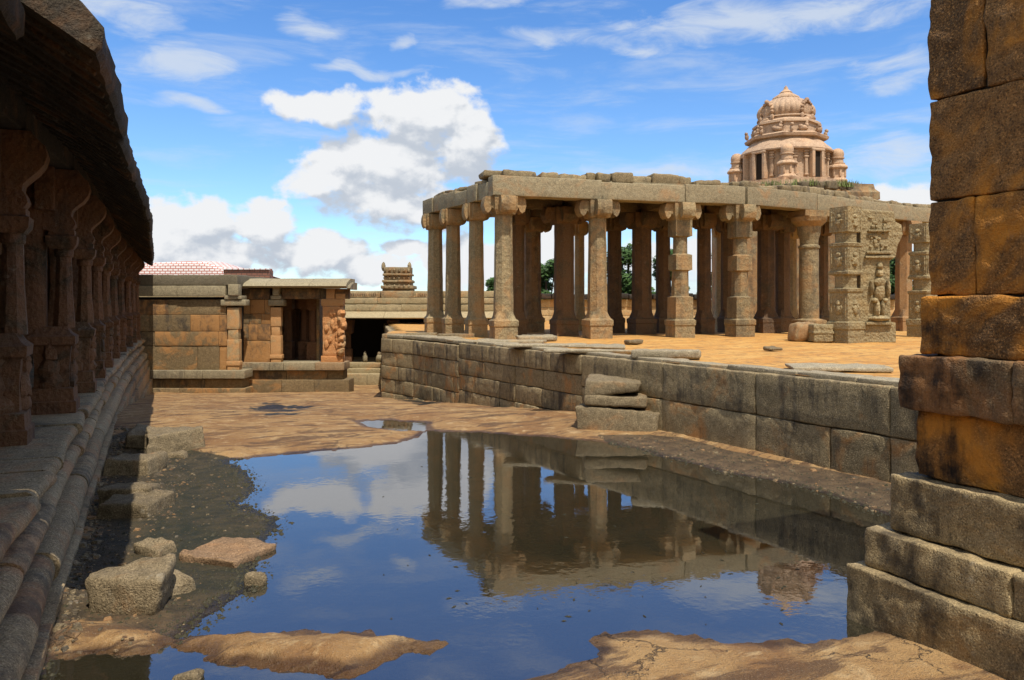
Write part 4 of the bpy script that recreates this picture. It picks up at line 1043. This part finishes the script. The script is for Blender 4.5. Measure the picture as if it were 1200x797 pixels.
for u0, u1, v0, v1, lab in ((425, 430.5, 409, 421, 'grey sculpted stone standing inside the cloister, left of the pale lump'), (440, 449, 412, 421, 'pale broken sculpture resting inside the cloister beside the platform corner')):
    m = MB(); d = DC - .9; p = G((u0 + u1) / 2, d); z0 = zv(425.5, DC - 1.6)
    w = (u1 - u0) * d / F / 2; blob(m, (p.x, p.y, z0 + .22), (w, w, .26), .3, 12); blob(m, (p.x, p.y, z0 + .5), (w * .6, w * .6, .16), .3, 10)
    tag(m.build('sculpture', M_BEAM), lab, 'sculpture')
# compound wall behind the pavilion
cw = thing('compound_wall', tuple(G(760, 54, -2.1)), 'sunlit pale block wall seen between the pavilion columns', 'wall')
m = MB(); a = G(560, 53.5, 0); b = G(1200, 59, 0)
courses(m, a, b, [(-2.3, -.9), (-.89, -.1), (-.09, .6), (.61, 1.3), (1.31, 1.9), (1.91, 2.5), (2.51, 3.05)], .6, .9, 2.2, (a - b).normalized().cross(UP) if (a - b).normalized().cross(UP).dot(-FWD) > 0 else -(a - b).normalized().cross(UP), amp=.02, seg=.6, r=.03)
m.build('block_courses', M_PALE, cw)
m = MB()
x = 0; ux = (b - a).normalized(); L = (b - a).length
while x < L:
    w = random.uniform(.5, 1.3); c = a + ux * (x + w / 2); c.z = 3.25 + random.uniform(-.04, .05); rbox(m, c, (w * .93, .8, .36), (ux, UP.cross(ux), UP), .06, .04, .3, T(.2, .8)); x += w
m.build('rough_coping', M_EAVE, cw)

# ------------------------------------------------------------------ temple tower
DT = 47.6; tc = G(921, DT)
tow = thing('temple_tower', (tc.x, tc.y, 1.5), 'ornate pink stone shrine tower with a ribbed dome rising behind the pavilion', 'tower')
k_ = DT / F
def R(px): return px * k_ / 2
def TZ(v): return zv(v, DT)
cx, cy = tc.x, tc.y
r0 = -TH
m = MB(); loft(m, (cx, cy, 0), [(1.5, 3.6, 'sq'), (8.6, 3.6, 'sq'), (8.6, 3.9, 'sq'), (9.0, 3.9, 'sq'), (9.2, 3.7, 'sq'), (9.5, 3.65, 'sq')], r0, n=32, amp=.03, tone=T()); m.build('shrine_walls', M_GRAN, tow)
m = MB(); loft(m, (cx, cy, 0), [(9.4, 3.6, 'oct'), (TZ(221), 3.5, 'oct'), (TZ(220), 3.1, 'oct'), (TZ(217), 3.1, 'oct'), (TZ(216.5), 2.9, 'hex')], r0, n=64, amp=.03, tone=(.4, .3, .4)); m.build('terrace', M_TOWER, tow, sharp=30)
# body
rb = 2.40
m = MB(); loft(m, (cx, cy, 0), [(9.6, rb + .1, 'hex'), (TZ(217), rb + .1, 'hex'), (TZ(216), rb, 'hex'), (TZ(212), rb - .04, 'hex'), (TZ(186), rb - .04, 'hex'), (TZ(185), rb + .05, 'hex'), (TZ(183), rb + .05, 'hex')], r0, n=64, amp=.01, tone=(.5, .2, .2))
nf = 24
for i in range(nf):
    a = r0 + 2 * math.pi * (i + .5) / nf; f = Vector((math.cos(a), math.sin(a), 0)); s = UP.cross(f)
    for off_ in (0,):
        c = Vector((cx, cy, 0)) + f * (rb + .02); c.z = (TZ(213) + TZ(184)) / 2
        rbox(m, c, (.17, .17, TZ(184) - TZ(213)), (s, f, UP), .02, .005, .4, T(.2, .2))
        for zz_, ww in ((TZ(189), .26), (TZ(192), .30), (TZ(186), .32), (TZ(212), .26)):
            c = c.copy(); c.z = zz_; rbox(m, c, (ww, .26, .09), (s, f, UP), .03, .005, .3, T(.2, .2))
m.build('drum', M_TOWER, tow, sharp=30)
# niches with dark openings
for ang in (-90 + 22, -90 - 54, -90 + 90, 90, 180, -90 - 16 + 150):
    a = r0 + math.radians(ang); f = Vector((math.cos(a), math.sin(a), 0)); s = UP.cross(f); m = MB()
    base = Vector((cx, cy, 0)) + f * (rb + .14); zc = (TZ(215) + TZ(185)) / 2; hh = TZ(185) - TZ(215)
    for e in (-1, 1):
        c = base + s * e * .34; c.z = zc; rbox(m, c, (.20, .34, hh), (s, f, UP), .02, .005, .4, T(.3, .1))
    c = base.copy(); c.z = TZ(184.5); rbox(m, c, (.95, .38, .14), (s, f, UP), .03, .01, .3, T(.3, .1))
    o = m.build('niche', M_TOWER, tow)
    m = MB(); c = base - f * .08; c.z = zc; fbox(m, c, (.48, .2, hh - .02), (s, f, UP)); m.build('opening_shade', M_DARK, o, smooth=False)  # solid near-black block stands in for the shade inside the niche
# corner aedicules
def aedicule(ang, rr, sc=1.0):
    a = r0 + math.radians(ang); c = Vector((cx + rr * math.cos(a), cy + rr * math.sin(a), 0)); m = MB()
    z = TZ(219); secs = []
    for (v, w, sh) in ((219, .60, 'oct'), (217, .66, 'oct'), (215.5, .66, 'oct'), (214, .56, 'oct'), (212, .5, 'oct'), (203, .5, 'oct'), (202.5, .6, 'oct'), (201, .68, 'oct'), (199.3, .64, 'oct'), (197.5, .48, 'oct'), (196, .5, 'oct'), (195.5, .40, 'rnd'), (191, .38, 'rnd'), (190.5, .46, 'rnd'), (189.4, .46, 'rnd'), (189, .40, 'rnd'), (186, .44, 'rnd'), (183, .42, 'rnd'), (180.5, .33, 'rnd'), (179, .18, 'rnd'), (178.5, .02, 'rnd')):
        secs.append((TZ(v), w * sc, sh))
    loft(m, c, secs, a, n=32, amp=.012, tone=T(.3, .25))
    for i in range(8):
        b_ = a + 2 * math.pi * (i + .5) / 8; f = Vector((math.cos(b_), math.sin(b_), 0)); q = c + f * .53 * sc; q.z = (TZ(212) + TZ(203)) / 2
        rbox(m, q, (.12, .12, TZ(203) - TZ(212)), (UP.cross(f), f, UP), .02, .005, .4, T(.3, .25))
    m.build('miniature_shrine', M_TOWER, tow, sharp=30)
for ang in (-90 - 18, -90 + 66, -90 - 98, 62, 120, -90 + 128): aedicule(ang, 2.9 if ang != -108 else 2.72, .84)
# cornice dome shoulder
m = MB(); loft(m, (cx, cy, 0), [(TZ(184), 2.45, 'hex'), (TZ(183.5), 2.72, 'rnd'), (TZ(182), 2.74, 'rnd'), (TZ(178), 2.58, 'rnd'), (TZ(174), 2.34, 'rnd'), (TZ(170.5), 2.16, 'rnd'), (TZ(170), 2.02, 'rnd'), (TZ(168), 2.02, 'rnd'), (TZ(167), 2.22, 'oct'), (TZ(164), 2.26, 'oct'), (TZ(162), 2.1, 'oct'), (TZ(161), 1.85, 'oct')], r0, n=64, amp=.015, tone=(.4, .2, .3)); m.build('shoulder_cornice', M_TOWER, tow, sharp=28)
m = MB(); loft(m, (cx, cy, 0), [(TZ(162), 1.74, 'oct'), (TZ(150), 1.70, 'oct'), (TZ(149.5), 1.84, 'oct'), (TZ(147), 1.82, 'oct'), (TZ(145), 1.68, 'oct'), (TZ(144), 1.58, 'hex'), (TZ(142.5), 1.58, 'hex'), (TZ(142), 1.70, 'rnd'), (TZ(140.5), 1.68, 'rnd')], r0, n=64, amp=.015, tone=(.6, .2, .2)); m.build('upper_drum', M_TOWER, tow, sharp=28)
for i in range(8):
    m = MB(); a = r0 + 2 * math.pi * (i + .25) / 8; f = Vector((math.cos(a), math.sin(a), 0)); s = UP.cross(f); c = Vector((cx, cy, 0)) + f * 1.92
    c.z = TZ(158); blob(m, c, (.30, .20, .16), .2, 12, T(.2, .4), (s, f, UP)); q = c + s * .18; q.z = TZ(155); blob(m, q, (.13, .15, .17), .2, 10, T(.2, .4), (s, f, UP)); q = c + s * .22; q.z = TZ(151.5); blob(m, q, (.09, .1, .1), .1, 10, T(.2, .4), (s, f, UP))
    q = c - s * .2; q.z = TZ(156.5); blob(m, q, (.14, .14, .14), .2, 10, T(.2, .4), (s, f, UP))
    m.build('seated_figure', M_TOWER, tow, sharp=50); m = MB()
    a2 = a + math.pi / 8; f = Vector((math.cos(a2), math.sin(a2), 0)); c = Vector((cx, cy, 0)) + f * 2.28
    c.z = TZ(159.5); blob(m, c, (.12, .12, .2), .25, 8, T(.2, .4)); c = c + f * .05; c.z = TZ(155.5); blob(m, c, (.11, .11, .11), .25, 8, T(.2, .4)); m.build('lion_finial', M_TOWER, tow, sharp=50)
m = MB(); secs = []
for v, rr in ((141, 1.52), (139, 1.62), (136, 1.70), (132.5, 1.72), (129, 1.66), (125.5, 1.52), (122, 1.30), (119.5, 1.08), (117.5, .85), (116.5, .74)): secs.append((TZ(v), rr * .98, 'rnd'))
loft(m, (cx, cy, 0), secs, r0, n=160, amp=.0, tone=(.5, .1, .3), rib=32); m.build('ribbed_dome', M_TOWER, tow, sharp=60)
for ang in (-90 + 28, -90 - 62, 28, 118):
    m = MB(); a = r0 + math.radians(ang); f = Vector((math.cos(a), math.sin(a), 0)); s = UP.cross(f); c0_ = Vector((cx, cy, 0)) + f * 1.55
    for k in range(9):
        t = math.pi * k / 8; q = c0_ + s * .42 * math.cos(t); q.z = TZ(136) + .55 * math.sin(t); blob(m, q, (.11, .18, .12), .3, 8, T(.3, .5), (s, f, UP))
    q = c0_.copy(); q.z = TZ(137); blob(m, q, (.3, .14, .3), .3, 12, T(.3, .3), (s, f, UP)); q = c0_ + f * .05; q.z = TZ(124); blob(m, q, (.16, .14, .14), .4, 10, T(.3, .5), (s, f, UP))
    q = c0_ + f * .1; q.z = TZ(146); blob(m, q, (.3, .2, .2), .3, 12, T(.3, .3), (s, f, UP))
    for e in (-1, 1): q = c0_ + s * e * .42 + f * .05; q.z = TZ(143); blob(m, q, (.14, .14, .22), .3, 10, T(.3, .4), (s, f, UP))
    m.build('dormer_arch', M_TOWER, tow, sharp=50)
m = MB(); loft(m, (cx, cy, 0), [(TZ(117), .72, 'rnd'), (TZ(116.6), .80, 'rnd'), (TZ(115), .78, 'rnd'), (TZ(112.5), .58, 'rnd'), (TZ(110), .38, 'rnd'), (TZ(109.4), .34, 'rnd'), (TZ(109), .38, 'rnd'), (TZ(107), .26, 'rnd'), (TZ(105), .14, 'rnd'), (TZ(103), .12, 'rnd'), (TZ(102), .07, 'rnd'), (TZ(100.3), .015, 'rnd')], r0, n=48, amp=.0, rib=16, tone=(.5, .3, .3)); m.build('finial', M_TOWER, tow, sharp=60)
# rubble and weeds around the terrace
m = MB()
for i in range(34):
    a = r0 + math.radians(-175 + i * 5.2); c = Vector((cx, cy, 0)) + Vector((math.cos(a), math.sin(a), 0)) * random.uniform(3.9, 4.3); s = random.uniform(.2, .5); c.z = 9.35
    rbox(m, c, (s * 1.5, s * 1.3, s), r=.1, amp=.06, seg=.2, tone=T(.1, .6), sc=2.5)
m.build('terrace_rubble', M_GRAN, tow)

m = MB()
for _ in range(900):
    a = r0 + math.radians(random.choice((-150, -120, -95, -60, -40)) + random.gauss(0, 7)); rr = random.uniform(3.75, 4.5)
    x = cx + rr * math.cos(a); y = cy + rr * math.sin(a); hh = random.uniform(.1, .42); t_ = random.random() * 3.1; dx, dy = .03 * math.cos(t_), .03 * math.sin(t_); lx, ly = random.gauss(0, .09), random.gauss(0, .09)
    m.add([(x - dx, y - dy, 9.3), (x + dx, y + dy, 9.3), (x + lx, y + ly, 9.4 + hh)], [(0, 1, 2)], (random.random(), 0, 0))
tag(m.build('grass', M_GRASS, smooth=False), 'green weeds sprouting among the rubble at the foot of the tower', 'grass', kind='stuff')
# ------------------------------------------------------------------ trees beyond the compound wall
def tree(u, d, vtop, wpx, label):
    d += 7; base = G(u, d, -2.1); zt = zv(vtop, d); w = wpx * d / F / 2; hgt = zt + 2.1
    o = thing('tree', tuple(base), label, 'tree', 'trees beyond the compound wall')
    m = MB(); loft(m, base, [(-.2, .35, 'rnd'), (hgt * .2, .22, 'rnd'), (hgt * .45, .16, 'rnd'), (hgt * .75, .06, 'rnd')], amp=.03, n=12)
    lobes = []
    for i in range(16):
        a = random.random() * 6.28; rr = random.random() ** .6 * w * .75; zz = base.z + hgt * random.uniform(.35, .88)
        rr *= 1 - max(0, (zz - base.z) / hgt - .6) * 1.6
        lobes.append((Vector((base.x + rr * math.cos(a), base.y + rr * math.sin(a), zz)), random.uniform(.16, .30) * w + .35))
    for c, r in lobes[:9]:
        p = Vector((base.x, base.y, base.z + hgt * random.uniform(.25, .5))); ax = c - p
        ln = ax.length; ax.normalize(); s1 = ax.orthogonal().normalized(); s2 = ax.cross(s1)
        extr(m, [(.06, 0), (0, .06), (-.06, 0), (0, -.06)], p, c, s1, s2, .6, .03)
    m.build('trunk', M_BARK, o)
    m = MB()
    for c, r in lobes:
        for _ in range(750):
            v = Vector((random.gauss(0, 1), random.gauss(0, 1), random.gauss(0, 1))); v.normalize(); v *= r * random.uniform(.5, 1.12)
            v.z *= .75; p = c + v; s = random.uniform(.09, .2)
            a = Vector((random.gauss(0, 1), random.gauss(0, 1), random.gauss(0, .6))).normalized(); b_ = a.orthogonal().normalized()
            m.v += [tuple(p - a * s), tuple(p + b_ * s * .5), tuple(p + a * s), tuple(p - b_ * s * .5)]; n_ = len(m.v); tt = (random.random(), 0, 0); m.t += [tt] * 4; m.f.append((n_ - 4, n_ - 3, n_ - 2, n_ - 1))
    m.build('crown', M_LEAF, o, smooth=False)
tree(585, 60, 318, 34, 'smallest leafy tree, behind the left-hand pavilion columns')
tree(640, 58, 296, 66, 'round green tree between the corner column and the reddish column')
tree(736, 58, 268, 70, 'tall dark green tree right of the zigzag-carved column')
tree(785, 62, 272, 50, 'green tree in the narrow gap left of the block-carved column')
tree(850, 60, 266, 64, 'tree showing beside the thin pale pillar of the pavilion')
tree(962, 56, 270, 60, 'green tree seen between the round column and the figure pillar')
tree(1050, 58, 280, 66, 'green tree between the figure pillar and the pillar by the pier')

# ------------------------------------------------------------------ camera
cam = bpy.data.cameras.new('camera'); co = bpy.data.objects.new('camera', cam); COL.objects.link(co)
co.location = (0, 0, C0); co.rotation_euler = (math.pi / 2, 0, -TH)
cam.sensor_width = 36; cam.lens = 36 * F / 1200; cam.shift_y = -(398.5 - VH) / 1200
cam.clip_start = .1; cam.clip_end = 3000
SC.camera = co
# ------------------------------------------------------------------ light
SUN = Vector((-.01, -1, 0)).normalized(); EL = math.radians(63)
to = Vector((SUN.x * math.cos(EL), SUN.y * math.cos(EL), math.sin(EL)))
sl = bpy.data.lights.new('sun', 'SUN'); so = bpy.data.objects.new('sun', sl); COL.objects.link(so)
sl.energy = 4.8; sl.angle = math.radians(.5); sl.color = (1, .93, .84)
so.rotation_euler = to.to_track_quat('Z', 'Y').to_euler(); so.location = (-20, -20, 40)
# ------------------------------------------------------------------ sky with clouds
w = bpy.data.worlds.new('World'); SC.world = w; w.use_nodes = True; t = w.node_tree; t.nodes.clear(); b = NB(t)
sky = b.n('ShaderNodeTexSky', sky_type='NISHITA'); sky.sun_disc = False; sky.sun_elevation = EL; sky.sun_rotation = math.atan2(to.x, to.y) % (2 * math.pi)
sky.altitude = 600; sky.air_density = 1.0; sky.dust_density = .3; sky.ozone_density = 2.5
D = b.n('ShaderNodeTexCoord').outputs['Generated']; sp = b.n('ShaderNodeSeparateXYZ'); b.L(D, sp.inputs[0])
az = b.math('ARCTAN2', sp.outputs[0], sp.outputs[1]); el = b.math('ARCSINE', sp.outputs[2])
cbn = b.n('ShaderNodeCombineXYZ'); b.L(az, cbn.inputs[0]); b.L(el, cbn.inputs[1]); Pv = cbn.outputs[0]
def azel(u, v):
    a = math.atan((u - 600) / F); return TH + a, math.atan((VH - v) / F * math.cos(a))
def blobs(lst, P_, warp, ws):
    wn = b.n('ShaderNodeTexNoise'); b.L(P_, wn.inputs['Vector']); wn.inputs['Scale'].default_value = ws; wn.inputs['Detail'].default_value = 3
    v1 = b.n('ShaderNodeVectorMath', operation='SUBTRACT'); b.L(wn.outputs['Color'], v1.inputs[0]); v1.inputs[1].default_value = (.5, .5, .5)
    v2 = b.n('ShaderNodeVectorMath', operation='SCALE'); b.L(v1.outputs[0], v2.inputs[0]); v2.inputs[3].default_value = warp
    v3 = b.n('ShaderNodeVectorMath', operation='ADD'); b.L(P_, v3.inputs[0]); b.L(v2.outputs[0], v3.inputs[1])
    acc = None
    for u, v, ru, rv in lst:
        a, e = azel(u, v)
        s = b.n('ShaderNodeVectorMath', operation='SUBTRACT'); b.L(v3.outputs[0], s.inputs[0]); s.inputs[1].default_value = (a, e, 0)
        d = b.n('ShaderNodeVectorMath', operation='MULTIPLY'); b.L(s.outputs[0], d.inputs[0]); d.inputs[1].default_value = (F / ru, F / rv, 0)
        q = b.n('ShaderNodeVectorMath', operation='DOT_PRODUCT'); b.L(d.outputs[0], q.inputs[0]); b.L(d.outputs[0], q.inputs[1])
        f = b.math('SUBTRACT', 1.0, q.outputs['Value'])
        f = b.math('MAXIMUM', f, -1.0)
        if acc is None: acc = f
        else:
            o = b.n('ShaderNodeMath', operation='SMOOTH_MAX'); b.L(acc, o.inputs[0]); b.L(f, o.inputs[1]); o.inputs[2].default_value = .25; acc = o.outputs[0]
    return acc
CUM = [(495, 135, 72, 42), (445, 192, 100, 40), (545, 168, 48, 46), (380, 215, 50, 24), (470, 240, 105, 34), (372, 122, 62, 25), (225, 262, 62, 34), (300, 262, 56, 30), (370, 296, 66, 26), (240, 302, 95, 26), (200, 290, 60, 60),
       (450, 316, 52, 18), (560, 310, 90, 40), (640, 290, 60, 50), (480, 296, 34, 14), (1055, 235, 62, 26), (1150, 260, 90, 40), (900, 300, 200, 30), (60, 280, 120, 60), (310, 240, 30, 16)]
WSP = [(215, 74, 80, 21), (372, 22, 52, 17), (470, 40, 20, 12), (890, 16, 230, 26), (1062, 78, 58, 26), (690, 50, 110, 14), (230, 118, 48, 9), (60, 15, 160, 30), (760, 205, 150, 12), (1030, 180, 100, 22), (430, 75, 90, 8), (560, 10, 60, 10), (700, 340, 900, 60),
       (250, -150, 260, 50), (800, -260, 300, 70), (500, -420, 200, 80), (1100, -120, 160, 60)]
def shift(P_, dx, dy):
    o = b.n('ShaderNodeVectorMath', operation='ADD'); b.L(P_, o.inputs[0]); o.inputs[1].default_value = (dx, dy, 0); return o.outputs[0]
fc = blobs(CUM, Pv, .05, 14); fs_ = blobs(CUM[:11], shift(Pv, -.012, .030), .05, 14)
Pc = b.scalev(Pv, (1, 1.35, 1))
n_a = b.noise(Pc, 24, 6, .56, .15); n_l = b.noise(Pc, 9, 4, .5)
dc = b.math('ADD', b.math('MULTIPLY', fc, .55), b.math('MULTIPLY', b.math('SUBTRACT', n_a, .5), 1.25))
dens = b.ramp(dc, -.02, .30)
# sunlit tops, greyer bases
n_s = b.noise(Pc, 17, 5, .55, .15); n_s2 = b.noise(shift(Pc, -.005, .012), 17, 5, .55, .15)
grad = b.math('MULTIPLY', b.math('SUBTRACT', fc, fs_), .85)
puff = b.math('MULTIPLY', b.math('SUBTRACT', n_s, n_s2), 2.6)
lit = b.math('ADD', b.math('ADD', grad, puff), .62, clamp=True)
ccol = b.mix(b.ramp(lit, .22, .98), (5.9, 6.5, 7.4), (9.6, 9.75, 9.95))
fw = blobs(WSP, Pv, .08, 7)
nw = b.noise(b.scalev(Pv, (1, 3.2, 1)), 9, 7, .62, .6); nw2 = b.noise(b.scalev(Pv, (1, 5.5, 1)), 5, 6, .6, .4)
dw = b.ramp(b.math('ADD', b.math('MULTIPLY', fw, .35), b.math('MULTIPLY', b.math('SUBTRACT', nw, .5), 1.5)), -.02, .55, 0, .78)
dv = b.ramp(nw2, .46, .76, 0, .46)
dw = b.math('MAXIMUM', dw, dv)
tint = b.mix(b.ramp(el, 0, .62, smooth=False), (1.15, .86, .86), (.50, .66, .93))
sk = b.mix(1.0, sky.outputs[0], tint, 'MULTIPLY')
sk = b.mix(1.0, sk, (1.35, 2.15, 2.4), 'MULTIPLY')
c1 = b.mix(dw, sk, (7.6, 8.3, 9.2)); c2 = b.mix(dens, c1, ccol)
# unseen bright cloud behind the camera and overhead, added as neutral fill light
bk = b.n('ShaderNodeVectorMath', operation='DOT_PRODUCT'); b.L(D, bk.inputs[0]); bk.inputs[1].default_value = (-FX * .85, -FY * .85, .52)
bm = b.math('MULTIPLY', b.ramp(b.math('ADD', bk.outputs['Value'], b.math('MULTIPLY', b.math('SUBTRACT', nw2, .5), .5)), .10, .40, 0, .85), 1.0)
c2 = b.mix(bm, c2, (7.6, 7.7, 7.7))
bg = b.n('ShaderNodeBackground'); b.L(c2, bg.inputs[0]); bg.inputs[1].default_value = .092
b.L(bg.outputs[0], b.n('ShaderNodeOutputWorld').inputs[0])
# ------------------------------------------------------------------ render settings
SC.render.engine = 'CYCLES'; SC.cycles.max_bounces = 4; SC.cycles.use_adaptive_sampling = True; SC.cycles.adaptive_threshold = .02; SC.cycles.diffuse_bounces = 2; SC.cycles.glossy_bounces = 2; SC.cycles.transparent_max_bounces = 6
w.cycles.sampling_method = 'MANUAL'; w.cycles.sample_map_resolution = 256
SC.view_settings.view_transform = 'Standard'; SC.view_settings.look = 'None'; SC.view_settings.exposure = 0; SC.view_settings.gamma = 1; SC.view_settings.use_curve_mapping = False
